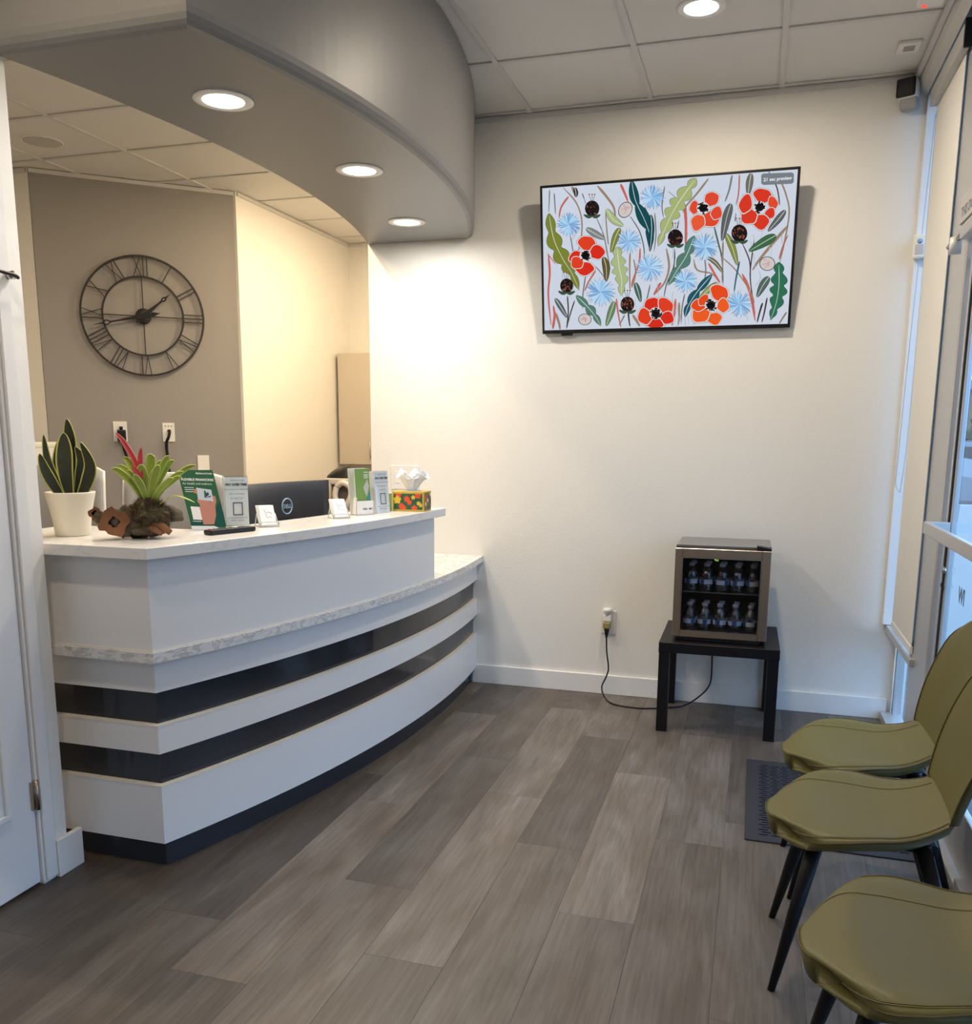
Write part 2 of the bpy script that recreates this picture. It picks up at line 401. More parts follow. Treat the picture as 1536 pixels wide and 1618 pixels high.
MB().tube([(0, .0, 0), (.02, 0, 0)], [.012, .012], 14).build('mount', chrome_m, hk)
MB().tube(spline([(.02, 0, 0), (.035, 0, -.008), (.04, -.02, -.004), (.04, -.10, 0)], 5), .005, 8).build('arm', blackmetal_m, hk)

# ================================================================ STOREFRONT (right wall)
FX = .675
box_rows = []
def post(name, y0, y1, z0, z1, x0=FX+.015, x1=FX+.085, c=.006): return MB().box(x0, x1, y0, y1, z0, z1, c)
win = struct(MB().box(.722, .76, 4.655, YW-.001, 0, 3.0, .004).build('window_1', alu_m))
MB().box(FX+.02, FX+.085, 3.98, 4.655, .445, .49, .003).build('window_rail', alu_m, win)
MB().box(FX-.012, FX+.085, 3.98, YW-.018, .455, .488, .002).build('window_sill', alu_m, win)
MB().box(FX-.005, FX+.085, 3.98, 4.69, 0.0, .045, .002).build('window_curb', alu_m, win)
MB().box(FX+.02, FX+.085, 3.98, 4.66, 2.92, 3.0, .003).build('window_head', alu_m, win)
MB().box(.718, .724, 3.99, 4.655, .045, 2.92).build('pane', glass_m, win)
MB().box(.646, .704, 4.690, YW-.0005, .49, 2.93, .003).build('side_jamb', trim_m, win)
MB().tube([(.712, 4.652, .05), (.712, 4.652, .2), (.712, 4.6525, .44)], .003, 6).build('sealant_bead', trim_m, win)
mul = struct(MB().box(FX+.008, FX+.052, 3.72, 4.11, 0, 3.0, .018).build('trim_8', alu_m))
# glazed door (closed) with push bar, gasket and transom above
dr = struct(MB().box(.700, .722, 3.615, 3.655, .02, 2.10, .006).build('door_2', alu_m))
MB().box(.700, .722, 2.62, 2.71, .02, 2.10, .006).build('stile', alu_m, dr)
MB().box(.700, .722, 2.71, 3.615, .02, .22, .006).build('bottom_rail', alu_m, dr)
MB().box(.700, .722, 2.71, 3.615, 2.03, 2.10, .006).build('top_rail', alu_m, dr)
MB().box(.710, .714, 2.71, 3.615, .22, 2.03).build('pane', glass_m, dr)
MB().box(.696, .722, 3.658, 3.69, .02, 2.10, .004).build('jamb', alu_m, dr)
MB().box(.694, .6995, 3.630, 3.645, .02, 2.10).build('gasket', rubber_m, dr)
mb = MB(); mb.box(.612, .630, 2.66, 3.64, 1.055, 1.10, .003)
pb = mb.build('push_bar', alu_m, dr)
MB().box(.628, .700, 3.615, 3.645, 1.062, 1.10, .003).build('bar_bracket', alu_m, dr); MB().box(.628, .700, 2.66, 2.70, 1.062, 1.10, .003).build('bar_bracket', alu_m, dr)
mb = MB(); mb.tube([(.704, 3.63, .92), (.690, 3.63, .92)], .014, 14); mb.build('lock_cylinder', chrome_m, dr)
MB().add([(.69, 3.64, .87), (.69, 3.61, .855), (.69, 3.645, .855), (.697, 3.64, .87), (.697, 3.61, .855), (.697, 3.645, .855)], [(0, 1, 2), (3, 5, 4), (0, 3, 4, 1), (1, 4, 5, 2), (2, 5, 3, 0)]).build('lock_lever', blackplastic_m, dr)
letter_m = plain('grey_window_lettering', (.10, .13, .18), .5)
basis_in = Matrix(((0, 0, -1, 0), (-1, 0, 0, 0), (0, 1, 0, 0), (0, 0, 0, 1)))
for body, y, z, s_ in (('W', 3.25, .93, .07), ('WI', 3.42, .84, .075)):
    m4 = Matrix.Translation((.7088, y, z)) @ basis_in
    text_mesh(body, s_, letter_m, dr, 0, 0, 0, 'lettering', 'LEFT', .003, m4)
# transom header with plaque and closer
tr = struct(MB().box(.655, .76, 2.60, 3.76, 2.135, 2.26, .004).build('trim_9', alu_m))
pl = tag(MB().box(.648, .654, 2.75, 3.70, 2.16, 2.235, .001).build('door_notice', plain('silver_plaque', (.5, .48, .45), .5)), 'silver strip notice with grey lettering on the beam above the glass door', 'notice')
m4 = Matrix.Translation((.6475, 3.68, 2.178)) @ basis_in
text_mesh('THIS DOOR TO REMAIN UNLOCKED', .05, letter_m, pl, 0, 0, 0, 'lettering', 'LEFT', .001, m4)
cl = thing('door_closer', 'grey door closer with exposed arm under the beam above the glass door', 'door closer', (.66, 3.4, 2.12))
MB().box(-.04, .04, -.35, .12, -.045, 0, .008).build('closer_body', alu_m, cl)
MB().tube([(-.02, .10, -.03), (-.035, .22, -.025), (-.05, .24, -.05)], .010, 8).build('closer_arm', chrome_m, cl)
MB().tube([(-.035, .20, -.02), (-.035, .20, -.075)], .02, 14).build('closer_knuckle', whiteplastic_m, cl)
struct(MB().box(.718, .724, 2.62, 3.72, 2.26, 2.92).build('window_2', glass_m))
struct(MB().box(.70, .76, 2.55, 3.72, 2.92, 3.0).build('trim_10', alu_m))
# windows further towards the camera (beside and behind it)
w3 = struct(MB().box(FX+.02, FX+.085, 2.52, 2.62, 0, 3.0, .006).build('window_3', alu_m))
for y in (1.2, -.15, -1.5):
    MB().box(FX+.02, FX+.085, y-.035, y+.035, 0, 3.0, .006).build('mullion', alu_m, w3)
MB().box(FX+.02, FX+.085, -2.6, 2.52, .445, .49, .003).build('window_rail', alu_m, w3)
MB().box(FX-.005, FX+.085, -2.6, 2.9, 0, .045, .002).build('window_curb', alu_m, w3)
MB().box(FX+.02, FX+.085, -2.6, 2.52, 2.92, 3.0, .003).build('window_head', alu_m, w3)
MB().box(.718, .724, -2.6, 2.52, .045, 2.92).build('pane', glass_m, w3)
struct(box('threshold', alu_m, None, FX, .76, 2.62, 3.70, -.008, .012))
struct(box('wall_above_storefront', wall_m, None, .69, .80, -2.7, YW+.12, 2.98, ZC+.06))
struct(box('wall_storefront_return', wall_m, None, .60, .72, -2.6, YW-.0005, ZC-.008, ZC+.05))
# valance and blinds
va = MB(); prof = [(.602, ZC-.002), (.602, 2.985), (.610, 2.955), (.628, 2.935), (.640, 2.925)]
va.add([(x, y, z) for y in (-2.6, YW-.001) for x, z in prof], [(k, k+1, 5+k+1, 5+k) for k in range(4)])
struct(recalc(va.build('trim_11', plain('grey_fascia', (.50, .49, .47), .45))))
def blind(y0, y1, zb, label, name='roller_blind', chain=False):
    t = thing(name, label, 'blind', (FX, (y0+y1)/2, 0), group=None)
    h = (y1-y0)/2
    MB().box(-.002, .0, -h, h, zb+.035, 2.86).build('blind_fabric', blind_m, t)
    MB().box(-.006, .006, -h, h, zb, zb+.035, .003).build('bottom_bar', trim_m, t)
    MB().box(-.033, -.001, -h-.09, h+.01, 2.845, 2.915, .004).build('cassette', valance_m, t)
    MB().box(-.030, .012, -h-.10, -h-.09, 2.83, 2.93).build('end_bracket', blackplastic_m, t)
    if chain:
        c = MB(); 
        P = spline([(.0, h+.055, 2.83), (-.022, h+.055, 1.9), (-.030, h+.06, 1.3), (-.030, h+.063, 1.19), (-.014, h+.045, 1.155), (-.010, h+.03, 1.19), (0, h+.026, 1.5), (0, h+.02, 2.83)], 10)
        c.tube(P, .0018, 5).build('bead_chain', valance_m, t)
    return t
blind(4.02, 4.588, .50, 'cream roller blind over the narrow window beside the television wall', chain=True)
t = thing('roller_blind', 'cream roller blind over the glass above the door at the upper right edge', 'blind', (FX, 3.2, 0))
MB().box(-.002, 0, -.55, .46, 2.27, 2.86).build('blind_fabric', blind_m, t); MB().box(-.033, -.001, -.6, .5, 2.845, 2.915, .004).build('cassette', valance_m, t)
MB().box(-.034, .0, .50, .51, 2.835, 2.925).build('end_bracket', blackplastic_m, t)
for k, (y0, y1) in enumerate(((1.24, 2.42), (-.12, 1.06), (-1.40, -.26), (-2.58, -1.56))):  # last two blinds are out of view, added to block daylight from behind
    bb = blind(y0, y1, .50, ['cream roller blind over the window behind the green chairs', 'cream roller blind over the window beside the photographer', 'unseen cream roller blind added just behind the camera to block daylight', 'unseen cream roller blind added in the rear corner to block daylight'][k]); bb.location.x = .713

portal('portal_window', (.80, 1.0, 1.45), (0, radians(90), 0), 2.9, 7.2)

# ================================================================ OUTSIDE
pave = struct(box('pavement', plain('concrete_pavement', (.15, .15, .155), .8, 0, 30, .002, .1), None, .79, 4.2, -6, 12, -.10, -.015))
road = struct(box('parking_lot', plain('asphalt', (.07, .07, .072), .9, 0, 60, .003, .15), None, -12, 40, 12, 70, -.2, -.12))
road2 = struct(box('road', plain('asphalt_far', (.07, .07, .072), .9), None, 4.2, 40, -20, 12, -.2, -.12))
def car(x, y, rz, col, label):
    t = thing('car', label, 'car', (x, y, -.12), rz=rz)
    m = plain('car_paint', col, .25, .2, coat=.5)
    prof = [(-2.2, .35), (-2.25, .65), (-2.1, .88), (-1.3, .98), (-.75, 1.42), (.75, 1.45), (1.45, 1.02), (2.1, .92), (2.25, .6), (2.2, .35)]
    mb = MB(); n_ = len(prof); vs = [(px, s_*.86*(1 if pz < 1 else .84), pz) for s_ in (-1, 1) for px, pz in prof]
    mb.add(vs, [tuple(range(n_)), tuple(range(n_, 2*n_))[::-1]]+[(i, (i+1) % n_, n_+(i+1) % n_, n_+i) for i in range(n_)]); recalc(mb.build('car_body', m, t))
    g = plain('car_glass', (.03, .04, .05), .05)
    for s_ in (-1, 1):
        MB().box(-.72, .7, s_*.76-.012, s_*.76+.012, 1.02, 1.36, .004).build('side_window', g, t)
    for wx in (-1.4, 1.4):
        for s_ in (-1, 1):
            w_ = MB().tube([(wx, s_*.74, .32), (wx, s_*.90, .32)], .32, 18).build('wheel', rubber_m, t)
            MB().tube([(wx, s_*.895, .32), (wx, s_*.91, .32)], .18, 12).build('hub', alu_m, w_)
car(4.0, 19.5, .1, (.30, .32, .34), 'pale car parked nearest beyond the glass door')
car(4.6, 25.5, 0, (.06, .10, .17), 'blue car parked behind the pale car outside')
bl = thing('building', 'tan low building across the parking lot beyond the glass door', 'building', (8, 44, -.12))
MB().box(-9, 8, 0, 8, 0, 3.6).build('building_wall', plain('tan_stucco', (.22, .17, .11), .8), bl); MB().box(-9.2, 8.2, -.2, 8.2, 3.6, 4.0).build('building_roof', plain('roof_edge', (.3, .3, .3), .7), bl)
for k in range(5): MB().box(-8+3.2*k, -6+3.2*k, -.05, .02, .8, 2.4).build('building_window', plain('far_glass', (.05, .07, .1), .1), bl)
for k, (x, y, s_) in enumerate(((5.2, 33, 1.1), (8.2, 36, 1.0))):
    tt = thing('tree', ['round green tree beyond the parked cars', 'green tree to the right beyond the parked cars'][k], 'tree', (x, y, -.12))
    MB().tube([(0, 0, 0), (.03, .02, 1.1)], [.09, .06], 8).build('trunk', plain('bark', (.12, .09, .06), .9), tt)
    bm = bmesh.new(); bmesh.ops.create_icosphere(bm, subdivisions=3, radius=1*s_)
    for v in bm.verts: v.co *= 1+.35*noise.noise(v.co*2.3+Vector((k*9, 0, 0))); v.co.z = v.co.z*.8+1.7
    me = bpy.data.meshes.new('crown'); bm.to_mesh(me); bm.free(); me.materials.append(plain('foliage', (.035, .055, .018), .8, 0, 8, .1, .3)); o = bpy.data.objects.new('crown', me); COL.objects.link(o); o.parent = tt
ab = thing('sandwich_board', 'white rounded sandwich board standing on the pavement outside the door', 'sign', (1.42, 6.3, -.015))
for s_ in (-1, 1):
    MB().add([(-.3, s_*.25, 0), (.3, s_*.25, 0), (.16, s_*.03, 1.0), (-.16, s_*.03, 1.0), (-.3, s_*.28, 0), (.3, s_*.28, 0), (.16, s_*.05, 1.0), (-.16, s_*.05, 1.0)],
             [(0, 1, 2, 3), (4, 7, 6, 5), (0, 4, 5, 1), (1, 5, 6, 2), (2, 6, 7, 3), (3, 7, 4, 0)]).build('board', whiteplastic_m, ab)
cp = struct(MB().box(1.36, 1.50, 5.55, 5.69, -.015, 3.3, .01).build('canopy_post', plain('beige_post', (.20, .18, .16), .7)))

# ================================================================ RECEPTION COUNTER
CC = (-6.726, 4.094)
def cpath(off, y1=YW-.001, n_=40, xl=-2.22):
    R = 5.284+off; y0 = 2.265-off
    return [(xl, y0)]+arc_pts(CC[0], CC[1], R, y0, y1, n_)
def band(off, z0, z1, m, name, parent, thick=.02, y1=YW-.001, chamfer=None):
    P = cpath(off, y1); Q = cpath(off-thick, y1)
    mb = MB(); mb.prism(P+Q[::-1], z0, z1); return mb.build(name, m, parent)
ct = thing('reception_desk', 'curved white reception desk with dark stripes and marble edged ledge', 'desk', (-1.765, 2.265, 0))
ctp = Matrix.Translation((1.765, -2.265, 0))
def cpart(o):
    o.data.transform(ctp); o.parent = ct; return o
cpart(band(-.035, 0, .094, toe_m, 'toe_kick', None))
cpart(band(0, .092, .284, lam_m, 'front_panel', None)); cpart(band(.001, .284, .290, edge_m, 'panel_edge', None))
cpart(band(-.022, .290, .397, dark_m, 'dark_stripe', None))
cpart(band(0, .397, .486, lam_m, 'front_panel', None)); cpart(band(.001, .486, .492, edge_m, 'panel_edge', None))
cpart(band(-.022, .492, .600, dark_m, 'dark_stripe', None))
cpart(band(0, .600, .704, lam_m, 'front_panel', None))
# ledges that carry the strips behind the recesses
for z in (.284, .486): cpart(band(-.001, z, z+.0055, edge_m, 'ledge', None, thick=.024))
R_low = 5.284+.035
P = cpath(.035); Q = arc_pts(CC[0], CC[1], 5.284-.62, 2.9, YW-.001, 24)
low = MB().prism(P+Q[::-1]+[(-2.22, 2.85)], .705, .738).build('lower_worktop', marble_m); cpart(low)
cpart(MB().box(-2.16, -2.075, 2.226, 2.2295, .707, .736, 0).build('end_cap', trim_m))
# upper body
UY1 = 3.86
cpart(band(.026, .744, 1.032, lam_m, 'upper_panel', None, thick=.05, y1=UY1)); cpart(band(.028, .738, .744, edge_m, 'panel_edge', None, thick=.05, y1=UY1))
cpart(band(.0265, .7445, 1.0315, trim_m, 'corner_seam', None, thick=.0001, y1=2.30, )) if False else None
UF = cpath(.068, 3.90); UI = arc_pts(CC[0], CC[1], 5.284-.235, 2.70, 3.90, 24)
top = MB().prism(UF+UI[::-1]+[(-2.42, 2.66), (-2.42, 2.197)], 1.033, 1.070)
top = cpart(top.build('upper_worktop', quartz_m))
bv = top.modifiers.new('b', 'BEVEL'); bv.width = .003; bv.segments = 2; bv.limit_method = 'ANGLE'; bv.angle_limit = radians(50)
# back desk against the diagonal wall
bd = thing('back_desk', 'low grey-green desk behind the counter against the grey wall', 'desk', (A0.x, A0.y, 0), basis=((dg.x, dg.y, 0), (-dg.y, dg.x, 0), (0, 0, 1)))
box('desktop', plain('grey_green_laminate', (.20, .20, .16), .5), bd, .45, 1.2, -.62, -.01, .70, .735, .003)
for x in (.48, 1.15): box('leg', trim_m, bd, x, x+.03, -.6, -.02, 0, .70)

# ================================================================ DOWNLIGHTS
def downlight(x, y, z, label, power, col, lens_r=.064, r=.093, spread=180):
    t = thing('downlight', label, 'ceiling light', (x, y, z), group='recessed downlights')
    MB().lathe([(lens_r, -.003), (lens_r+.004, -.006), (r-.01, -.006), (r, -.003), (r, 0), (lens_r, 0), (lens_r, -.003)], n=36, caps=False).build('trim_ring', whiteplastic_m, t)
    MB().disc(0, 0, lens_r+.001, -.0035, 32).build('lens', lamp_lens_m, t)
    area_light('lamp', (x, y, z-.008), power, col, lens_r*1.9, spread)
downlight(-1.662, 2.621, SZ, 'lit downlight in the grey soffit, nearest and largest of the three', LIGHT_SOFFIT, C_SOFFIT)
downlight(-1.568, 3.42, SZ, 'lit downlight in the grey soffit, middle one of the three', LIGHT_SOFFIT, C_SOFFIT)
downlight(-1.712, 4.275, SZ, 'lit downlight in the grey soffit, closest to the white back wall', LIGHT_SOFFIT, C_SOFFIT)
downlight(-.301, 3.79, ZC+.0035, 'lit round downlight in a white lobby ceiling tile', LIGHT_LOBBY, C_LOBBY)
for x, y, w in ((-.301, 1.37, 'above the photographer'), (-.301, -1.05, 'behind the photographer'), (-1.50, 1.34, 'near the white door at the left')):
    downlight(x, y, ZC+.0035, 'lit lobby downlight out of view '+w, LIGHT_SIDE if x < -1 else LIGHT_REAR, (1, .80, .58) if x < -1 else C_LOBBY)
for x, y, w in ((-2.42, 3.15, 'above the computer monitor'), (-2.42, 4.40, 'above the beige chair'), (-2.42, 5.5, 'halfway down the passage'), (-2.42, 6.25, 'near the cream wall cabinet'), (-4.9, 3.0, 'at the far left of the office')):
    downlight(x, y, ZC+.0035, 'lit office downlight hidden beyond the soffit, '+w, LIGHT_RECEPTION, C_RECEPTION)
sp = thing('ceiling_speaker', 'round white speaker grille in the office ceiling at upper left', 'speaker', (-3.967, 4.395, ZC+.0035))
MB().lathe([(.0, -.009), (.085, -.008), (.10, -.005), (.103, 0)], n=36, caps=False).build('grille', plain('speaker_grille', (.50, .49, .47), .6, 0, 900, .0005), sp)
MB().lathe([(.100, 0), (.104, -.006), (.110, -.004), (.111, 0)], n=36, caps=False).build('rim', whiteplastic_m, sp)
df = thing('ceiling_alarm', 'square white alarm sounder on the ceiling tile near the window corner', 'alarm', (.512, 4.372, ZC+.0035))
MB().box(-.045, .045, -.055, .055, -.012, 0, .002).build('cover', whiteplastic_m, df)
gr = MB()
for k in range(5): gr.box(-.022, .022, -.024+k*.011, -.019+k*.011, -.0135, -.012)
gr.build('sounder_slots', plain('slot_grey', (.35, .34, .33), .6), df)
ex = thing('emergency_light', 'white emergency light with a red lamp on the ceiling at the top edge', 'emergency light', (.50, 3.74, ZC+.0035))
MB().box(-.03, .06, -.14, .165, -.05, 0, .006).build('housing', whiteplastic_m, ex)
MB().tube([(-.005, .150, -.049), (-.005, .150, -.054)], .008, 10).build('indicator', emit('red_lamp', (1, .05, .03), 2), ex)

# ================================================================ CLOCK
def plane_thing(name, label, cat, loc, U, group=None):     # local x along U, y up, z out of wall
    U = Vector(U).normalized(); Z = U.cross(Vector((0, 0, 1))).normalized()
    return thing(name, label, cat, loc, basis=(U, Vector((0, 0, 1)), Z), group=group)
NW = Vector((dg.y, -dg.x, 0))
pc = A0+dg*.622+NW*.025; 
ck = plane_thing('wall_clock', 'large black skeleton clock with Roman numerals on the grey wall', 'clock', (pc.x, pc.y, 2.166), dg)
def ring(r, h, w=.011, n_=72):
    mb = MB(); vs = []
    for k in range(n_):
        a = 2*pi*k/n_
        for rr_, zz in ((r-w/2, -h), (r+w/2, -h), (r+w/2, h), (r-w/2, h)): vs.append((rr_*cos(a), rr_*sin(a), zz))
    fs = [(k*4+j, ((k+1) % n_)*4+j, ((k+1) % n_)*4+(j+1) % 4, k*4+(j+1) % 4) for k in range(n_) for j in range(4)]
    return mb.add(vs, fs)
RO, RI = .382, .252
ring(RO, .006, .013).build('outer_ring', clock_m, ck); ring(RI, .006, .012).build('inner_ring', clock_m, ck)
def bar2(mb, p, q_, w=.006, z0=-.003, z1=.003, w2=None):
    p = Vector(p); q_ = Vector(q_); d = (q_-p).normalized(); n_ = Vector((-d.y, d.x)); w2 = w if w2 is None else w2
    c = [p+n_*w/2, p-n_*w/2, q_-n_*w2/2, q_+n_*w2/2]
    return mb.add([(a.x, a.y, z) for z in (z0, z1) for a in c], [(3, 2, 1, 0), (4, 5, 6, 7), (0, 1, 5, 4), (1, 2, 6, 5), (2, 3, 7, 6), (3, 0, 4, 7)])
NUM = ['XII', 'I', 'II', 'III', 'IIII', 'V', 'VI', 'VII', 'VIII', 'IX', 'X', 'XI']
NUM[4] = 'IV'
for h in range(12):
    s = NUM[h]; wd = {'I': .024, 'V': .048, 'X': .052}; tot = sum(wd[c] for c in s); x = -tot/2; mb = MB()
    a = -2*pi*h/12; ca, sa = cos(a), sin(a)
    tf = lambda px, py: (px*ca-py*sa, px*sa+py*ca)
    for c in s:
        w_ = wd[c]; l, r_ = x+.004, x+w_-.004; m_ = x+w_/2; lo, hi = RI+.003, RO-.003
        if c == 'I': bar2(mb, tf(m_, lo), tf(m_, hi), .0065)
        if c == 'V': bar2(mb, tf(m_, lo), tf(l, hi), .005); bar2(mb, tf(m_, lo), tf(r_, hi), .005)
        if c == 'X': bar2(mb, tf(l, lo), tf(r_, hi), .005); bar2(mb, tf(r_, lo), tf(l, hi), .005)
        x += w_
    mb.build('numeral', clock_m, ck)
mb = MB()
for a in (0, 90, 180, 270):
    a = radians(a); bar2(mb, (.03*cos(a), .03*sin(a)), (RI*cos(a), RI*sin(a)), .0065)
mb.build('cross_bar', clock_m, ck)
MB().lathe([(.0, .012), (.045, .012), (.05, .008), (.05, -.012), (.0, -.012)], n=36, caps=False).build('hub', clock_m, ck)
def hand(name, ang, L_, tail, z, w):
    a = radians(90-ang); d = Vector((cos(a), sin(a))); n_ = Vector((-d.y, d.x)); mb = MB()
    bar2(mb, (0, 0), d*(L_*.55), w, z, z+.003, w*.35); bar2(mb, d*(L_*.55), d*(L_*.66), w*.4, z, z+.003)
    c = d*(L_*.74); 
    for s1, s2 in ((-1, 1), (1, 1), (1, -1), (-1, -1)):
        bar2(mb, c+d*(s1*L_*.09), c+n_*(s2*L_*.045*1.1), w*.3, z, z+.003)
    bar2(mb, d*(L_*.82), d*L_, w*.35, z, z+.003, .001)
    bar2(mb, (0, 0), -d*tail*.55, w*.8, z, z+.003, w*.5); bar2(mb, -d*tail*.45, -d*tail*.8, w*1.3, z, z+.003, w*.5); bar2(mb, -d*tail*.8, -d*tail, w*.4, z, z+.003, .001)
    mb.build(name, blackmetal_m, ck)
hand('hour_hand', 49, .235, .07, .014, .032); hand('minute_hand', 257, .32, .11, .018, .026)

# ================================================================ wall plates with plugs
def plate(loc, U, w, h, label, name='wall_plate', cat='wall plate', group=None):
    t = plane_thing(name, label, cat, loc, U, group)
    MB().box(-w/2, w/2, -h/2, h/2, 0, .006, .0015).build('faceplate', whiteplastic_m, t); return t
def on_grey(s, z): p = A0+dg*s+NW*.0005; return (p.x, p.y, z)
t = plate(on_grey(.434, 1.412), dg, .086, .132, 'white outlet plate on the grey wall with a black adapter plugged in', 'power_outlet', 'outlet')
tp = plane_thing('power_adapter', 'black power adapter with hanging cable in the outlet behind the bromeliad', 'adapter', tuple(Vector(on_grey(.440, 1.39))+NW*.007), dg)
MB().box(-.027, .027, -.045, .033, 0, .04, .008).build('adapter_body', blackplastic_m, tp)
MB().tube([(0, .030, .012), (0, .055, .012)], [.010, .012], 10).build('prong_cap', blackplastic_m, tp)
MB().tube(spline([(0, -.042, .02), (.012, -.10, .02), (.03, -.18, .02), (.034, -.30, .018), (.05, -.40, .02), (.10, -.52, .02), (.11, -.66, .03)], 6), .009, 8).build('cable', blackplastic_m, tp)
t = plate(on_grey(.742, 1.408), dg, .078, .128, 'white cable plate on the grey wall with a black cable leaving it', 'cable_plate', 'wall plate')
for x in (-.02, 0, .02): MB().box(x-.004, x+.004, .038, .046, .006, .0068).build('slot', plain('slot', (.2, .2, .2), .5), t)
MB().tube(spline([(.0, .01, .006), (.004, .008, .03), (-.004, -.03, .035), (-.02, -.08, .02), (-.015, -.20, .018), (-.012, -.34, .018), (-.03, -.66, .02)], 6), .010, 8).build('cable', blackplastic_m, t)
t = plate(on_grey(.962, 1.187), dg, .078, .128, 'blank white wall plate on the grey wall above the green card', 'blank_plate', 'wall plate')
t = plate((-1.91, YW-.0005, 1.165), (1, 0, 0), .17, .135, 'wide white wall plate on the white wall behind the tissue box', 'wall_plate', 'wall plate')
for x in (-.045, .045): MB().box(x-.017, x+.017, -.034, .034, .006, .008, .001).build('rocker', whiteplastic_m, t)
t = plate((-.723, YW-.0005, .404), (1, 0, 0), .080, .128, 'white outlet plate low on the white wall left of the black table', 'power_outlet', 'outlet')
for y in (.024, -.024): MB().box(-.016, .016, y-.014, y+.014, .006, .0075, .001).build('socket', whiteplastic_m, t)
t = plane_thing('plug_adapter', 'white round topped plug adapter in the low wall outlet', 'adapter', (-.727, YW-.008, .425), (1, 0, 0))
MB().box(-.022, .022, -.012, .025, 0, .032, .006).build('adapter_body', whiteplastic_m, t)
MB().add([], []).tube([(0, .018, .018), (0, .038, .018), (0, .046, .018), (0, .060, .018)], [.014, .020, .025, .025], 18).build('round_top', whiteplastic_m, t)
gl = plane_thing('power_plug', 'black power plug with translucent amber collar and cable running to the fridge', 'power cable', (-.727, YW-.04, .40), (1, 0, 0))
MB().box(-.019, .019, -.022, .012, -.022, .022, .006).build('collar', plain('amber_plastic', (.30, .26, .10), .25), gl)
MB().tube([(0, -.02, 0), (0, -.075, 0)], [.016, .006], 12).build('plug', blackplastic_m, gl)
MB().tube(spline([(0, -.07, 0), (.004, -.15, .0), (.018, -.24, .01), (.008, -.29, .012), (-.012, -.345, .03), (.012, -.385, .08), (.07, -.395, .16), (.19, -.396, .19), (.28, -.396, .17), (.35, -.394, .14), (.44, -.385, .10), (.52, -.34, .02), (.557, -.29, -.02), (.562, -.21, -.030), (.560, -.1, -.030), (.56, .02, -.030), (.56, .06, -.030)], 8), .0042, 8).build('cable', blackplastic_m, gl)

# security camera and motion sensor
sc = thing('security_camera', 'black faced cube security camera on the wall near the ceiling corner', 'camera', (.555, 4.66, 2.948), rz=-.42)
MB().box(-.045, .045, -.03, .04, -.042, .044, .020).build('camera_body', whiteplastic_m, sc)
MB().box(-.041, .041, -.036, -.016, -.038, .040, .0095).build('camera_face', blackplastic_m, sc)
MB().tube([(0, -.0345, .002), (0, -.036, .002)], .006, 12).build('camera_lens', chrome_m, sc)
MB().box(-.03, .045, -.012, .040, -.085, -.036, .010).build('camera_mount', plain('grey_plastic', (.36, .36, .37), .5), sc)
ms = thing('motion_sensor', 'small white motion sensor on the window jamb at the wall corner', 'sensor', (.662, 4.66, 2.27), rz=-.25)
MB().box(-.028, .028, -.02, .05, -.052, .055, .010).build('sensor_body', whiteplastic_m, ms)
MB().tube([(0, -.019, .022), (0, -.022, .022)], .011, 14).build('sensor_lens', plain('blue_lens', (.25, .4, .6), .1), ms)
MB().box(-.018, .018, -.022, -.019, -.035, .008, .001).build('sensor_window', plain('grey_window', (.5, .5, .5), .5), ms)

# ================================================================ TELEVISION
tvU = Vector((1, .0, 0)); tvV = Vector((0, -.11, .7015)).normalized(); tvN = tvU.cross(tvV)
tvc = Vector((-.498, 4.622, 2.281))
tv = thing('television', 'wall mounted black flat screen television showing painted red poppies and blue flowers', 'television', tvc, basis=(tvU, tvV, tvN))
TW, TH = 1.232, .712
MB().box(-TW/2, TW/2, -TH/2, TH/2, -.035, 0, .003).build('casing', blackplastic_m, tv)
MB().box(-.32, .32, -.24, .16, -.07, -.035, .006).build('rear_housing', blackplastic_m, tv)
MB().box(-TW/2+.10, -TW/2+.16, -TH/2-.012, -TH/2, -.012, -.002, .002).build('receiver', blackplastic_m, tv)
MB().box(-.2, .2, -.13, -.09, -.075, -.069, .001).box(-.04, .04, -.14, .12, -.082, -.072, .001).build('wall_bracket', blackmetal_m, tv)
# the picture, laid out from the photograph by a homography of the screen corners
src = [(45, 165), (1450, 58), (1391, 915), (60, 960)]
bz = .0125; dst = [(-TW/2+bz, TH/2-bz), (TW/2-bz, TH/2-bz), (TW/2-bz, -TH/2+bz+.006), (-TW/2+bz, -TH/2+bz+.006)]
A = []; B = []
for (x, y), (u, v) in zip(src, dst):
    A.append([x, y, 1, 0, 0, 0, -u*x, -u*y]); B.append(u); A.append([0, 0, 0, x, y, 1, -v*x, -v*y]); B.append(v)
Hh = np.linalg.solve(np.array(A, float), np.array(B, float))
def S(x, y):
    w_ = Hh[6]*x+Hh[7]*y+1; return ((Hh[0]*x+Hh[1]*y+Hh[2])/w_, (Hh[3]*x+Hh[4]*y+Hh[5])/w_)
PAL = {}; pmats = []
def pc_(r, g, b_):
    key = (r, g, b_)
    if key not in PAL: PAL[key] = len(pmats); pmats.append(emit('screen_colour', s2l(r, g, b_), 1.0))
    return PAL[key]
art = MB(); zc = [.0012]
U0, V0, U1, V1 = dst[0][0], dst[3][1], dst[1][0], dst[0][1]
def clampuv(p): return (min(max(p[0], U0), U1), min(max(p[1], V0), V1))
def apoly(pts, col):
    art.cur = pc_(*col); zc[0] += .0000022; art.add([(*clampuv(S(*p)), zc[0]) for p in pts], [tuple(range(len(pts)))])
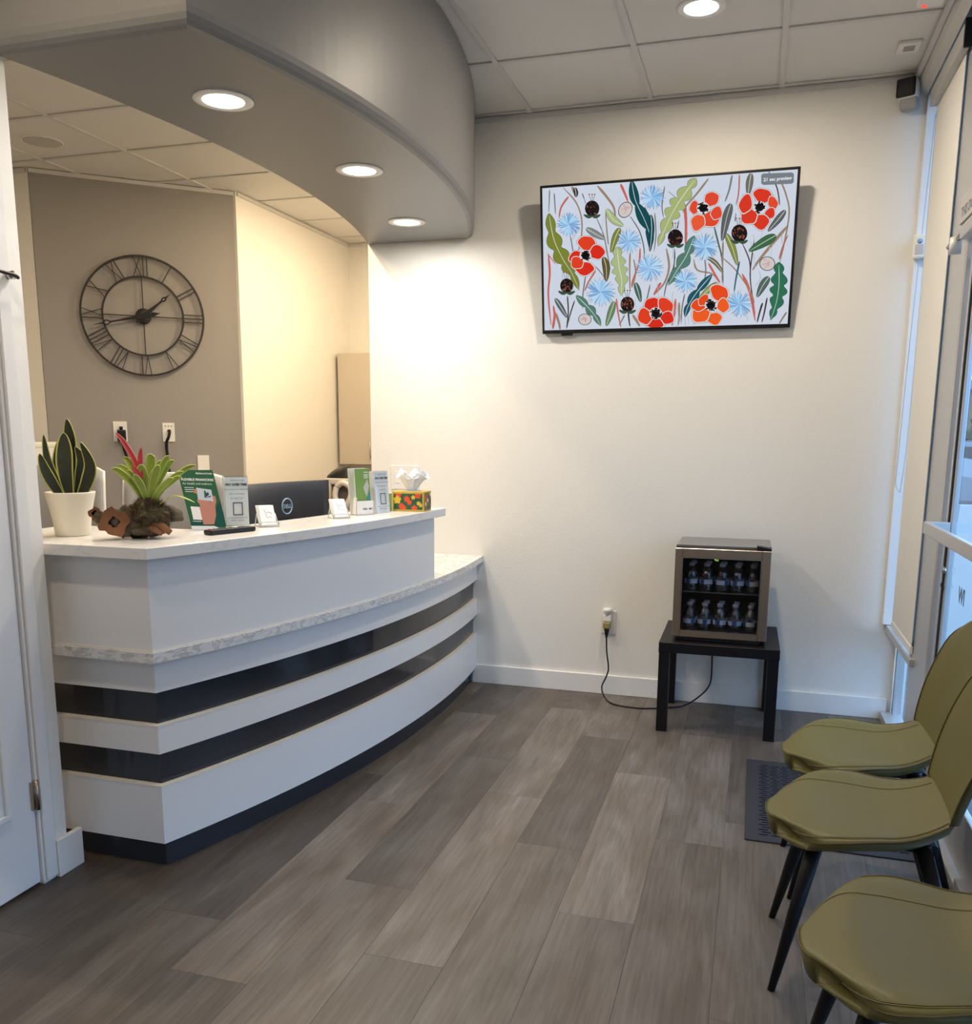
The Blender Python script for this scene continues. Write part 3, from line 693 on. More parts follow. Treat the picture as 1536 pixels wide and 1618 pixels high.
def astroke(pts, col, w0, w1=None, n_=6):
    w1 = w0 if w1 is None else w1; P_ = spline([(x, y, 0) for x, y in pts], n_); L_, R_ = [], []
    for i, p in enumerate(P_):
        d = (P_[min(i+1, len(P_)-1)]-P_[max(i-1, 0)]).normalized(); n2 = Vector((-d.y, d.x, 0)); t_ = i/(len(P_)-1)
        w_ = (w0+(w1-w0)*t_)/2*min(1, .3+4*t_, .3+4*(1-t_))
        L_.append(clampuv(S(p.x+n2.x*w_, p.y+n2.y*w_))); R_.append(clampuv(S(p.x-n2.x*w_, p.y-n2.y*w_)))
    art.cur = pc_(*col); zc[0] += .0000022; art.strip(L_, R_, zc[0])
def aleaf(pts, wmax, col, lobes=0, vein=(235, 240, 235), outline=(40, 45, 40)):
    P_ = spline([(x, y, 0) for x, y in pts], 12); n_ = len(P_)
    def prof_(t_):
        b0 = sin(pi*min(1, max(0, t_))**.85)**.8
        if lobes: b0 *= .38+.62*abs(sin(pi*lobes*t_))**.8
        return b0
    for grow, c in ((4, outline), (0, col)):
        L_, R_ = [], []
        for i, p in enumerate(P_):
            d = (P_[min(i+1, n_-1)]-P_[max(i-1, 0)]).normalized(); n2 = Vector((-d.y, d.x, 0)); t_ = i/(n_-1)
            sh = wmax*.18 if lobes else 0
            w_ = wmax/2*prof_(t_)+(grow/2 if 0 < i < n_-1 else 0)
            L_.append(clampuv(S(p.x+n2.x*w_-d.x*sh, p.y+n2.y*w_-d.y*sh))); R_.append(clampuv(S(p.x-n2.x*w_-d.x*sh, p.y-n2.y*w_-d.y*sh)))
        C_ = [clampuv(S(p.x, p.y)) for p in P_]
        art.cur = pc_(*c); zc[0] += .0000022; art.strip(L_, C_, zc[0]); art.strip(C_, R_, zc[0])
    if vein: astroke(pts, vein, 3, 1.5)
rnd = random.Random(3)
apoly([(45, 165), (1450, 58), (1391, 915), (60, 960)], (203, 211, 224))
BR, RD, GY_, DK = (150, 128, 108), (196, 98, 88), (122, 122, 122), (60, 52, 48)
for pts, c, w_ in [([(160, 160), (230, 240), (262, 330), (262, 430), (240, 540)], BR, 7), ([(190, 210), (150, 270), (138, 330)], RD, 8), ([(75, 530), (120, 590)], RD, 5),
    ([(80, 540), (88, 640), (80, 760), (95, 930)], RD, 10), ([(110, 190), (118, 310)], GY_, 4), ([(85, 170), (80, 300)], GY_, 3), ([(350, 150), (400, 210), (440, 270), (450, 330)], BR, 12),
    ([(478, 140), (500, 190), (520, 240)], RD, 12), ([(345, 330), (385, 430), (410, 560), (420, 620)], GY_, 4), ([(410, 480), (400, 380), (395, 300)], BR, 5), ([(530, 320), (580, 400), (605, 490), (608, 560)], (70, 85, 80), 4),
    ([(585, 500), (580, 580), (545, 680), (540, 720)], RD, 8), ([(665, 300), (672, 420), (660, 520)], GY_, 4), ([(720, 150), (705, 260), (715, 330)], GY_, 4), ([(830, 250), (838, 360), (835, 480)], RD, 14),
    ([(960, 110), (900, 190), (840, 260), (820, 300)], BR, 8), ([(775, 500), (770, 600), (730, 700), (715, 780)], DK, 4), ([(730, 500), (745, 600), (720, 690), (660, 760)], BR, 10), ([(700, 690), (660, 760)], RD, 12),
    ([(880, 560), (900, 620), (980, 640), (1020, 690)], BR, 8), ([(940, 560), (945, 620), (938, 680)], GY_, 5), ([(960, 580), (1000, 650), (1025, 690)], RD, 10), ([(1090, 90), (1075, 170), (1050, 240)], GY_, 8),
    ([(1130, 85), (1125, 190), (1110, 260)], RD, 5), ([(990, 370), (1015, 470), (1035, 560), (1040, 700)], (70, 100, 100), 8), ([(1040, 460), (1038, 560), (1035, 690)], BR, 8), ([(1145, 470), (1185, 570), (1190, 690), (1215, 860)], DK, 5),
    ([(1210, 450), (1195, 560), (1185, 650)], DK, 4), ([(1290, 70), (1335, 160), (1350, 260)], DK, 6), ([(1345, 100), (1385, 200), (1400, 320), (1350, 580)], BR, 8), ([(1395, 370), (1320, 460), (1240, 560), (1200, 620)], BR, 14),
    ([(1345, 560), (1365, 490), (1395, 420)], RD, 6), ([(1145, 640), (1180, 720), (1200, 800), (1215, 900)], RD, 14), ([(1025, 540), (1110, 620), (1190, 740), (1210, 800)], BR, 6), ([(1130, 570), (1110, 670), (1100, 740)], (40, 95, 120), 7),
    ([(1255, 800), (1240, 850), (1225, 910)], DK, 8), ([(1280, 770), (1265, 850), (1250, 910)], DK, 6), ([(1385, 850), (1360, 890), (1345, 915)], BR, 6), ([(780, 780), (775, 860), (760, 930)], RD, 10), ([(800, 800), (800, 870), (795, 925)], BR, 10),
    ([(530, 525), (528, 620), (530, 740)], BR, 7), ([(550, 560), (560, 640), (540, 720)], BR, 5), ([(200, 430), (215, 520), (220, 600)], GY_, 4), ([(340, 600), (380, 650), (400, 690)], GY_, 5), ([(340, 625), (300, 690), (280, 740)], RD, 6),
    ([(285, 650), (270, 760), (268, 840)], GY_, 4), ([(185, 765), (190, 860), (180, 950)], DK, 5), ([(225, 790), (200, 870), (180, 950)], DK, 4), ([(120, 860), (140, 920), (145, 955)], BR, 12), ([(105, 950), (115, 880), (108, 820)], RD, 12),
    ([(455, 780), (465, 860), (480, 940)], RD, 8), ([(520, 850), (525, 900), (530, 935)], DK, 7), ([(545, 870), (570, 910), (585, 935)], BR, 12), ([(500, 870), (470, 930)], GY_, 4), ([(640, 700), (620, 790), (600, 830)], GY_, 4),
    ([(830, 750), (815, 830), (810, 920)], GY_, 4), ([(285, 250), (265, 190)], DK, 3), ([(1105, 350), (1110, 300)], DK, 2.5), ([(790, 390), (798, 340)], DK, 2.5), ([(610, 270), (640, 330)], (70, 85, 80), 6), ([(740, 180), (820, 250)], GY_, 3), ([(225, 190), (210, 155)], BR, 14)]:
    astroke([(x+3, y+2) for x, y in pts], (92, 84, 78), w_*.5+1.5, 1.5); astroke(pts, c, w_*1.35, w_*.8)
for k in range(70):
    x = rnd.uniform(70, 1380); y = rnd.uniform(190, 860); astroke([(x, y), (x+rnd.uniform(-12, 12), y+40), (x+rnd.uniform(-22, 22), y+rnd.uniform(70, 130))], rnd.choice([(178, 184, 192), (170, 165, 160), (150, 150, 152), (188, 196, 206)]), 2.5)
OL, LG, TE, TG, GG = (122, 130, 52), (168, 182, 132), (24, 74, 84), (84, 124, 110), (92, 98, 98)
aleaf([(85, 320), (110, 450), (160, 560), (210, 640), (255, 745)], 92, OL, 5); aleaf([(460, 505), (470, 600), (485, 680), (480, 775)], 88, LG, 5); aleaf([(885, 120), (800, 240), (740, 350), (680, 500)], 96, (164, 176, 116), 6)
aleaf([(540, 125), (560, 230), (610, 340), (640, 430), (640, 520)], 66, TE, 3); aleaf([(645, 310), (650, 400), (640, 520)], 26, TE); aleaf([(880, 440), (840, 540), (790, 620), (735, 715)], 74, TG, 3); aleaf([(240, 770), (300, 830), (340, 880), (375, 940)], 52, TG, 3)
aleaf([(975, 650), (900, 740), (850, 820), (830, 890)], 50, (32, 84, 100), 3); aleaf([(1345, 590), (1345, 700), (1330, 800), (1295, 905)], 96, (48, 110, 84), 5)
for p_, w_, c in [([(400, 280), (440, 340), (495, 375)], 40, LG), ([(475, 385), (450, 440), (425, 525)], 34, OL), ([(1055, 415), (1090, 490), (1120, 595)], 36, (130, 138, 66)), ([(1085, 248), (1060, 330), (1035, 460)], 44, GG),
    ([(1382, 285), (1340, 340), (1285, 405)], 34, GG), ([(1330, 425), (1270, 460), (1180, 515)], 50, (62, 104, 70)), ([(288, 388), (340, 420), (395, 450)], 36, (130, 134, 130)), ([(385, 548), (400, 610), (400, 685)], 38, (98, 86, 48)),
    ([(560, 690), (575, 740), (590, 800)], 30, (72, 100, 90)), ([(1012, 688), (960, 730), (905, 785)], 30, (140, 150, 82)), ([(1292, 655), (1260, 700), (1225, 770)], 40, (84, 102, 96)), ([(1195, 80), (1185, 140), (1178, 205)], 36, (112, 108, 96)),
    ([(118, 780), (150, 830), (185, 890)], 26, (92, 100, 104)), ([(445, 795), (425, 860), (400, 935)], 34, (104, 132, 92)), ([(950, 545), (1000, 580), (1040, 635)], 22, (112, 104, 76)), ([(225, 160), (232, 190), (232, 215)], 22, DK)]:
    aleaf(p_, w_, c)
for cx_, cy_, r_ in [(193, 368, 64), (523, 460, 66), (653, 215, 66), (638, 610, 74), (940, 492, 74), (370, 745, 78), (835, 682, 64), (1130, 808, 70)]:
    for k in range(44):
        a = 2*pi*k/44+rnd.uniform(-.07, .07); l = r_*rnd.uniform(.78, 1.05)
        c = rnd.choice([(140, 182, 222), (160, 202, 236), (120, 160, 205), (178, 214, 240)])
        astroke([(cx_, cy_), (cx_+cos(a)*l*.5, cy_+sin(a)*l*.5), (cx_+cos(a+.08)*l, cy_+sin(a+.08)*l)], c, 7, 7, 3)
    for k in range(22):
        a = 2*pi*k/22+rnd.uniform(-.1, .1); astroke([(cx_+cos(a)*r_*.75, cy_+sin(a)*r_*.75), (cx_+cos(a)*r_*1.0, cy_+sin(a)*r_*1.0), (cx_+cos(a+.06)*r_*1.05, cy_+sin(a+.06)*r_*1.05)], (70, 96, 130), 2.2, 1.5, 2)
def poppy(cx_, cy_, pet, col, cr=30):
    for a, d_, rx, ry in pet:
        a = radians(a); px, py = cx_+cos(a)*d_, cy_+sin(a)*d_; N_ = 18; pts = []
        for k in range(N_):
            b_ = 2*pi*k/N_; q1 = rx*cos(b_)*(1+.10*sin(3*b_+a)); q2 = ry*sin(b_)*(1+.08*cos(4*b_)); pts.append((px+q1*cos(a)-q2*sin(a), py+q1*sin(a)+q2*cos(a)))
        apoly([(px+(x-px)*1.15, py+(y-py)*1.15) for x, y in pts], (60, 50, 52)); apoly([(px+(x-px)*1.11, py+(y-py)*1.11) for x, y in pts], (228, 224, 224)); apoly(pts, col if rnd.random() < .7 else (min(255, col[0]+8), col[1]+18, col[2]+6))
    apoly([(cx_+cos(2*pi*k/14)*cr*1.1, cy_+sin(2*pi*k/14)*cr*1.1) for k in range(14)], (215, 215, 215))
    apoly([(cx_+cos(2*pi*k/14)*cr*.72, cy_+sin(2*pi*k/14)*cr*.72) for k in range(14)], (34, 28, 30))
    for k in range(44):
        a = rnd.uniform(0, 2*pi); d_ = rnd.uniform(0, cr); x, y = cx_+cos(a)*d_, cy_+sin(a)*d_
        apoly([(x+cos(b_)*5.5, y+sin(b_)*5.5) for b_ in (0, 1.2, 2.4, 3.6, 4.9)], (20, 17, 20))
RED, ORG = (212, 46, 30), (226, 74, 32)
poppy(285, 542, [(-85, 72, 40, 46), (-18, 68, 42, 38), (95, 70, 38, 52), (170, 50, 42, 34), (140, 60, 34, 34)], RED)
poppy(932, 275, [(-48, 68, 44, 36), (50, 72, 42, 56), (110, 84, 46, 36), (185, 48, 26, 36), (20, 78, 30, 36)], (220, 72, 48), 32)
poppy(1240, 270, [(-75, 68, 40, 50), (-20, 78, 26, 34), (30, 66, 26, 32), (85, 80, 42, 44), (140, 76, 44, 44), (195, 78, 34, 52)], (214, 56, 38), 32)
poppy(672, 862, [(-110, 56, 36, 42), (-40, 70, 38, 46), (20, 68, 36, 34), (110, 50, 32, 60), (165, 62, 38, 44)], RED, 32)
poppy(975, 815, [(-58, 84, 42, 50), (0, 66, 32, 38), (75, 76, 34, 38), (140, 74, 50, 46), (180, 70, 38, 32), (215, 50, 24, 34)], ORG, 32)
for cx_, cy_, r_, c in [(322, 278, 42, (72, 48, 44)), (780, 440, 44, (104, 50, 34)), (1130, 415, 46, (118, 62, 54)), (182, 710, 38, (96, 62, 54)), (517, 812, 40, (118, 62, 46))]:
    apoly([(cx_+cos(2*pi*k/16)*r_*.95, cy_+sin(2*pi*k/16)*r_*1.08) for k in range(16)], (34, 26, 26))
    for k in range(34):
        a = rnd.uniform(0, 2*pi); d_ = r_*sqrt(rnd.random())*.85; x, y = cx_+cos(a)*d_, cy_+sin(a)*d_; aleaf([(x-3, y-6), (x, y), (x+2, y+7)], 7, rnd.choice([c, (40, 30, 30), (150, 90, 72), (30, 24, 24)]), 0, None, (24, 20, 20))
    for s_ in (-1, 1): aleaf([(cx_, cy_+r_), (cx_+s_*22, cy_+r_+4), (cx_+s_*46, cy_+r_-8)], 14, (60, 84, 66), 0, None)
    for dx in (-16, 0, 14): astroke([(cx_+dx*.4, cy_-r_), (cx_+dx, cy_-r_-34)], (70, 55, 50), 2.2); apoly([(cx_+dx+cos(b_)*5, cy_-r_-37+sin(b_)*5) for b_ in (0, 1.2, 2.4, 3.6, 4.9)], (140, 90, 80))
for cx_, cy_, rx, ry, a in [(505, 285, 34, 44, .5), (1282, 583, 40, 37, 0), (283, 897, 34, 30, 0)]:
    for s_, c in ((1.08, (50, 50, 50)), (.98, (206, 196, 192))): apoly([(cx_+s_*(cos(2*pi*k/20)*rx*cos(a)-sin(2*pi*k/20)*ry*sin(a)), cy_+s_*(cos(2*pi*k/20)*rx*sin(a)+sin(2*pi*k/20)*ry*cos(a))) for k in range(20)], c)
    for k in range(16):
        b_ = rnd.uniform(0, 6.3); d_ = rnd.uniform(0, .7); x, y = cx_+cos(b_)*rx*d_, cy_+sin(b_)*ry*d_; apoly([(x-4, y-3), (x+4, y-4), (x+3, y+4), (x-3, y+3)], (196, 160, 162))
apoly([(1250, 90), (1262, 82), (1418, 76), (1428, 84), (1427, 130), (1416, 139), (1262, 146), (1250, 138)], (120, 126, 134))
pic = art.build('screen_picture', pmats, tv)
u_, v_ = S(1262, 126)
text_mesh('21 sec preview', .0205, emit('screen_white', (.75, .78, .82), 1), tv, u_, v_, zc[0]+.0004, 'screen_lettering', bold=.0006)

# ================================================================ TABLE, FRIDGE, BOTTLES
tb = thing('side_table', 'low black square side table under the beverage fridge', 'table', (-.396, 4.160, 0), rz=.010)
MB().box(0, .55, 0, .53, .393, .442, .0015).build('tabletop', black_m, tb)
for x in (.002, .498):
    for y in (.002, .478): MB().box(x, x+.05, y, y+.05, 0, .392, .001).build('leg', black_m, tb)
fr = thing('beverage_fridge', 'small glass door beverage fridge with steel frame on the black table', 'fridge', (-.342, 4.215, .442), rz=.006)
FWd, FH, FD = .432, .455, .40
mb = MB(); t_ = .030
mb.box(0, FWd, .045, FD, FH-.012, FH, .003); mb.box(0, FWd, .045, FD, .018, .04); mb.box(0, t_, .045, FD, .04, FH-.012); mb.box(FWd-t_, FWd, .045, FD, .04, FH-.012); mb.box(t_, FWd-t_, FD-.03, FD, .04, FH-.012)
mb.build('cabinet', plain('dark_grey_cabinet', (.07, .068, .066), .35), fr)
MB().box(0.004, FWd-.004, .05, FD-.004, FH, FH+.003).build('top_panel', plain('grey_top', (.20, .20, .20), .3, .3), fr)
MB().box(t_, t_+.001, .05, FD-.03, .04, FH-.02).box(FWd-t_-.001, FWd-t_, .05, FD-.03, .04, FH-.02).box(t_, FWd-t_, FD-.032, FD-.03, .04, FH-.02).build('liner', plain('black_liner', (.012, .012, .014), .5), fr)
# door: steel frame and glass
g0, g1, h0, h1 = .034, FWd-.040, .052, FH-.050
door = MB(); door.box(0, g0, 0, .038, .022, FH-.008, .002); door.box(g1, FWd, 0, .038, .022, FH-.008, .002); door.box(g0, g1, 0, .038, .022, h0, .0015); door.box(g0, g1, 0, .038, h1, FH-.008, .0015)
fd = door.build('door', steel_m, fr)
MB().box(g0, g1, .006, .010, h0, h1).build('door_glass', fridgeglass_m, fd)
MB().box(g0, g0+.003, -.001, .004, h0, h1).box(g1-.003, g1, -.001, .004, h0, h1).box(g0, g1, -.001, .004, h0, h0+.003).box(g0, g1, -.001, .004, h1-.003, h1).build('glass_bead', chrome_m, fd)
MB().box(.004, FWd-.004, .0385, .045, .03, FH-.012).build('gasket', rubber_m, fd) if False else None
MB().add([(FWd-.065, .002, FH-.006), (FWd, .002, FH-.006), (FWd, .05, FH-.006), (FWd-.065, .05, FH+.014), (FWd-.065, .05, FH-.006), (FWd-.065, .002, FH+.014), (FWd, .002, FH+.004), (FWd, .05, FH+.006)], [(0, 1, 6, 5), (5, 6, 7, 3), (1, 2, 7, 6), (2, 4, 3, 7), (4, 0, 5, 3)]).build('hinge_cover', blackplastic_m, fr)
for x in (.04, FWd-.04):
    for y in (.06, FD-.04): MB().lathe([(.016, 0), (.018, .018)], x, y, 0, 14).build('foot', blackplastic_m, fr)
MB().box(.03, FWd-.03, .01, .05, .004, .022).build('kick_plate', blackplastic_m, fr)
sh = MB(); zsh = .234
for k in range(24): sh.box(t_+.004+k*.0158, t_+.007+k*.0158, .055, FD-.035, zsh-.003, zsh)
sh.box(t_+.002, FWd-t_-.002, .054, .060, zsh-.004, zsh+.001); sh.build('wire_shelf', chrome_m, fr)
text_mesh('42', .020, emit('green_digits', (.45, .8, .2), 1.2), fr, .195, 0, 0, 'temperature_display', bold=.0006, mat_local=Matrix.Translation((.178, .058, h1-.020)) @ Matrix.Rotation(radians(90), 4, 'X'))
bott_m = thin_glass('clear_bottle', (.84, .88, .94), 3.6, .10)
cap_m = plain('bottle_cap', (.55, .55, .58), .4); lab_m, nt, b = new_mat('bottle_label')
tc = nt.nodes.new('ShaderNodeTexCoord'); sep = nt.nodes.new('ShaderNodeSeparateXYZ'); at = nt.nodes.new('ShaderNodeMath'); at.operation = 'ARCTAN2'
nt.links.new(tc.outputs['Object'], sep.inputs[0]); nt.links.new(sep.outputs[0], at.inputs[0]); nt.links.new(sep.outputs[1], at.inputs[1])
ad = nt.nodes.new('ShaderNodeMath'); ad.operation = 'SINE'; mu = nt.nodes.new('ShaderNodeMath'); mu.operation = 'MULTIPLY'; mu.inputs[1].default_value = 3.0
nt.links.new(at.outputs[0], mu.inputs[0]); nt.links.new(mu.outputs[0], ad.inputs[0])
r = ramp(nt, ad.outputs[0], [(.0, (.62, .66, .74)), (.38, (.72, .76, .84)), (.42, (.03, .16, .42)), (.8, (.02, .09, .30))]); r.color_ramp.interpolation = 'CONSTANT'
nt.links.new(r.outputs[0], b.inputs['Base Color']); b.inputs['Roughness'].default_value = .4
bp = [(0, 0), (.026, 0), (.031, .005), (.032, .014), (.030, .018), (.032, .022), (.032, .028), (.030, .032), (.031, .036), (.031, .058), (.030, .061), (.033, .066), (.032, .074), (.024, .096), (.0135, .113), (.011, .118), (.0115, .124), (.0, .124)]
bm_, cm_, lm_ = MB().lathe(bp, n=20, caps=False).mesh('bottle_body', bott_m), MB().lathe([(0, .120), (.0145, .120), (.0145, .134), (.013, .136), (0, .136)], n=16, caps=False).mesh('cap', cap_m), MB().lathe([(.0316, .036), (.0316, .058)], n=20, caps=False).mesh('label', lab_m)
ords = ['leftmost', 'second from left', 'middle', 'second from right', 'rightmost']
for row, z in enumerate((.041, zsh+.001)):
    for dpt in range(2):
        for k in range(5):
            if True:
                loc = (fr.location.x+.072+k*.0712+(.006 if dpt else 0)+row*.002, fr.location.y+.090+dpt*.069+rnd.uniform(-.002, .002), fr.location.z+z)
                lv = ['lower', 'upper'][row]; dp = ['front', 'rear'][dpt]
                t = thing('water_bottle', f'clear water bottle, {ords[k]} in the {dp} row on the {lv} fridge shelf', 'bottle', loc, rz=rnd.uniform(0, 6), group='water bottles in the fridge')
                for nme, me in (('bottle_body', bm_), ('cap', cm_), ('label', lm_)):
                    o = bpy.data.objects.new(nme, me); COL.objects.link(o); o.parent = t

# ================================================================ DOOR MAT
dm = thing('door_mat', 'dark rubber door mat on the floor beside the green chairs', 'mat', (.035, 3.07, 0))
MB().box(0, .60, 0, .82, 0, .006, .002).build('mat_border', rubber_m, dm)
rib = MB()
for i in range(34):
    for j in range(12):
        x = .05+j*.042; y = .05+i*.0213; rib.box(x+(.01 if i % 2 else 0), x+.03+(.01 if i % 2 else 0), y, y+.011, .006, .009)
rb = rib.build('ribbed_field', matweave_m, dm); rb['kind'] = 'stuff'

# ================================================================ CHAIRS
def seat_fn(u, v):      # u front->rear, v near->far (-y .. +y); chair faces -x
    t_ = v*2-1
    w_ = .250*(1-(1-min(1, u/.30))**2.6*.60)*(1-.36*max(0, (u-.38)/.62)**1.3)
    x = -.245+.43*u+.075*abs(t_)**3*(1-u)**2
    z = .462-.040*(1-min(1, u/.28))**2+.050*max(0, (u-.62)/.38)**2
    z -= .016*sin(pi*min(1, u*1.05))*(1-t_*t_)
    e = max(0, (abs(t_)-.72)/.28)
    z -= .026*e*e*(1-u*.6)-.004*e
    z += .014*abs(t_)**2*sin(pi*u)**2
    return Vector((x, t_*w_, z))
def back_fn(u, v):      # u bottom->top
    t_ = v*2-1
    w_ = (.168+.040*sin(pi*min(1, u*1.25)/2)**1.2)*(1-.5*max(0, (u-.72)/.28)**2.6)
    x = .185+.025*u+.085*u**1.2-.020*abs(t_)**2.2*sin(pi*min(1, .12+u*.85))
    z = .500+.372*u-.03*abs(t_)**4*u
    x -= .006*(1-u)**3
    return Vector((x, t_*w_, z))
def shell(fn, nu, nv, th, ndir, vert=False):
    mb = MB(); top_, bot_ = [], []
    for i in range(nu+1):
        for j in range(nv+1):
            u, v = i/nu, j/nv; p = fn(u, v); e = 1e-3
            du = fn(min(1, u+e), v)-fn(max(0, u-e), v); dv = fn(u, min(1, v+e))-fn(u, max(0, v-e)); n_ = du.cross(dv)
            if n_.length < 1e-12: n_ = Vector(ndir)
            n_.normalize()
            if n_.dot(Vector(ndir)) < 0: n_ = -n_
            if vert:
                q_ = fn(.5+(u-.5)*.95, .5+(v-.5)*.93); k_ = 1-.35*abs(v*2-1)**6
                bot_.append(Vector((q_.x, q_.y, p.z*.55+q_.z*.45-th*k_)))
            else:
                q_ = fn(.5+(u-.5)*.97, .5+(v-.5)*.95); bot_.append(q_-Vector(ndir).normalized()*th*(1-.4*abs(v*2-1)**6))
            top_.append(p)
    w_ = nv+1; N_ = len(top_); f = []
    for i in range(nu):
        for j in range(nv):
            a = i*w_+j; f.append((a, a+w_, a+w_+1, a+1)); f.append((N_+a, N_+a+1, N_+a+w_+1, N_+a+w_))
    ring_ = [j for j in range(w_)]+[i*w_+nv for i in range(1, nu+1)]+[nu*w_+j for j in range(nv-1, -1, -1)]+[i*w_ for i in range(nu-1, 0, -1)]
    for k in range(len(ring_)):
        a, b_ = ring_[k], ring_[(k+1) % len(ring_)]; f.append((a, b_, N_+b_, N_+a))
    mb.add(top_+bot_, f, True); return mb, [top_[k] for k in ring_]
def make_chair(label, loc, rz):
    t = thing('waiting_chair', label, 'chair', loc, rz=rz, group='olive waiting room chairs')
    mb, rim = shell(seat_fn, 44, 40, .046, (0, 0, 1), True); s_ = recalc(mb.build('seat', olive_m, t))
    mb2, rim2 = shell(back_fn, 36, 32, .030, (-1, 0, .3)); b_ = recalc(mb2.build('backrest', olive_m, t))
    up_ = Vector((0, 0, .0005))
    MB().tube([p+up_ for p in rim], .0020, 6, closed=True).build('piping', oliveside_m, s_)
    MB().tube([p+Vector((-.001, 0, 0)) for p in rim2], .0020, 6, closed=True).build('piping', oliveside_m, b_)
    for v in (.045, .81):
        MB().tube([seat_fn(u/30, v)+Vector((0, 0, .0002)) for u in range(1, 30)], .0011, 5).build('seam', oliveside_m, s_)
        MB().tube([seat_fn(u/30, v)+Vector((0, (.004 if v > .5 else -.004), .0001)) for u in range(1, 30)], .0009, 5).build('stitching', thread_m, s_)
    MB().tube([back_fn(.012, v/20)+Vector((-.004, 0, -.010)) for v in range(21)], .0035, 6).build('crease_stitching', thread_m, s_)
    MB().box(-.15, .16, -.125, .125, .402, .424, .004).build('seat_frame', blackmetal_m, t)
    for sx_ in (-1, 1):
        for sy_ in (-1, 1):
            topp = Vector((-.115 if sx_ < 0 else .125, sy_*.125, .418)); ft = Vector((-.205 if sx_ < 0 else .255, sy_*.185, .0))
            MB().tube([topp, topp.lerp(ft, .5), ft], [.021, .017, .0095], 10, flat=.8).build('leg', blackmetal_m, t)
    return t
make_chair('olive leather chair furthest from the camera, beside the door mat', (.375, 2.885, 0), .03)
make_chair('olive leather chair in the middle of the window row', (.322, 2.375, 0), -.02)
make_chair('olive leather chair nearest the camera at the lower right', (.38, 1.735, 0), .02)

# ================================================================ ITEMS ON THE COUNTER
ZT = 1.0702
def circle(name, m, parent): pass
# --- snake plant
sp_ = thing('snake_plant', 'snake plant with yellow edged dark leaves in the cream pot', 'plant', (-2.165, 2.405, ZT+.008))
pt = thing('plant_pot', 'tapered cream ceramic pot at the left end of the counter', 'pot', (-2.165, 2.405, ZT))
MB().lathe([(0, 0), (.052, 0), (.055, .004), (.058, .04), (.066, .090), (.0745, .128), (.077, .140), (.0765, .144), (.072, .144), (.070, .13), (.062, .10), (0, .10)], n=40, caps=False).build('pot_wall', pot_m, pt)
MB().lathe([(0, .122), (.067, .118)], n=24, caps=False).build('soil', plain('soil', (.03, .022, .015), .95, 0, 80, .004), sp_)
dleaf = plain('dark_green_leaf', (.018, .022, .010), .6, 0, 30, .0004, .5); medge = plain('yellow_leaf_edge', (.42, .44, .10), .45)
EDGE = .84
def blade(root, P_, w_, tw, parent, name='leaf', m=(dleaf, medge), face=None, mid=.5):
    C_ = spline(P_, 7); n_ = len(C_); mb = MB(); vs = []; face = Vector(face or (.4, -.9, 0)).normalized(); tw0, tw1 = tw
    for i, p in enumerate(C_):
        t_ = i/(n_-1); d = (C_[min(i+1, n_-1)]-C_[max(i-1, 0)]).normalized(); side = d.cross(face).normalized()
        an = tw0+(tw1-tw0)*t_; side = Matrix.Rotation(an, 3, d) @ side; nn = side.cross(d)
        ww = w_/2*max(.02, (sin(pi*(.20+.80*t_)**1.25)**.75 if t_ > 0 else .5)); 
        for q_, dz in ((-1, .12), (-EDGE, .05), (0, -.10), (EDGE, .05), (1, .12)): vs.append(p+side*ww*q_+nn*ww*dz*1.2)
    for i in range(n_-1):
        for j in range(4):
            mb.cur = 1 if j in (0, 3) else 0; a = i*5+j; mb.add([vs[a], vs[a+1], vs[a+6], vs[a+5]], [(0, 1, 2, 3)], True)
    o = mb.build(name, list(m), parent)
    bm = bmesh.new(); bm.from_mesh(o.data); bmesh.ops.remove_doubles(bm, verts=bm.verts[:], dist=1e-6); bm.to_mesh(o.data); bm.free()
    so = o.modifiers.new('s', 'SOLIDIFY'); so.thickness = .0022; return o
# local axes: camera right ~ (.88,.47), towards camera ~ (.67,-.74)... use screen-right vector Rr
Rr = Vector((.83, .56, 0)).normalized(); Fv = Vector((.66, -.75, 0)).normalized()
HS = [1.12]
def L3(a, h, f=0): return Rr*a+Vector((0, 0, (h-.12)*HS[0]+.12))+Fv*f
for P_, w_, tw in [([L3(-.004, .12, .012), L3(-.010, .20, .014), L3(-.008, .26, .012), L3(-.006, .305, .008)], .052, (0, .2)),
                   ([L3(.000, .12, -.015), L3(.004, .22, -.014), L3(.010, .29, -.012), L3(.006, .345, -.01)], .046, (.2, -.2)),
                   ([L3(.020, .12, .0), L3(.034, .18, .0), L3(.042, .225, .0), L3(.026, .265, .0)], .036, (.5, .2)),
                   ([L3(.030, .12, .01), L3(.055, .165, .012), L3(.066, .215, .01), L3(.042, .278, .006)], .044, (.1, -.3)),
                   ([L3(-.020, .12, .01), L3(-.040, .17, .012), L3(-.060, .23, .01), L3(-.066, .30, .006)], .026, (-.5, .5)),
                   ([L3(-.026, .12, .016), L3(-.048, .155, .018), L3(-.070, .20, .016), L3(-.082, .245, .012)], .036, (.3, .5)),
                   ([L3(-.012, .12, -.01), L3(-.026, .18, -.012), L3(-.028, .24, -.012), L3(-.012, .30, -.01)], .034, (.6, .2)),
                   ([L3(.010, .12, -.02), L3(.020, .17, -.025), L3(.022, .22, -.028), L3(.014, .262, -.03)], .034, (-.3, .2))]:
    blade(sp_, P_, w_, tw, sp_)
HS[0] = 1.0; EDGE = .78
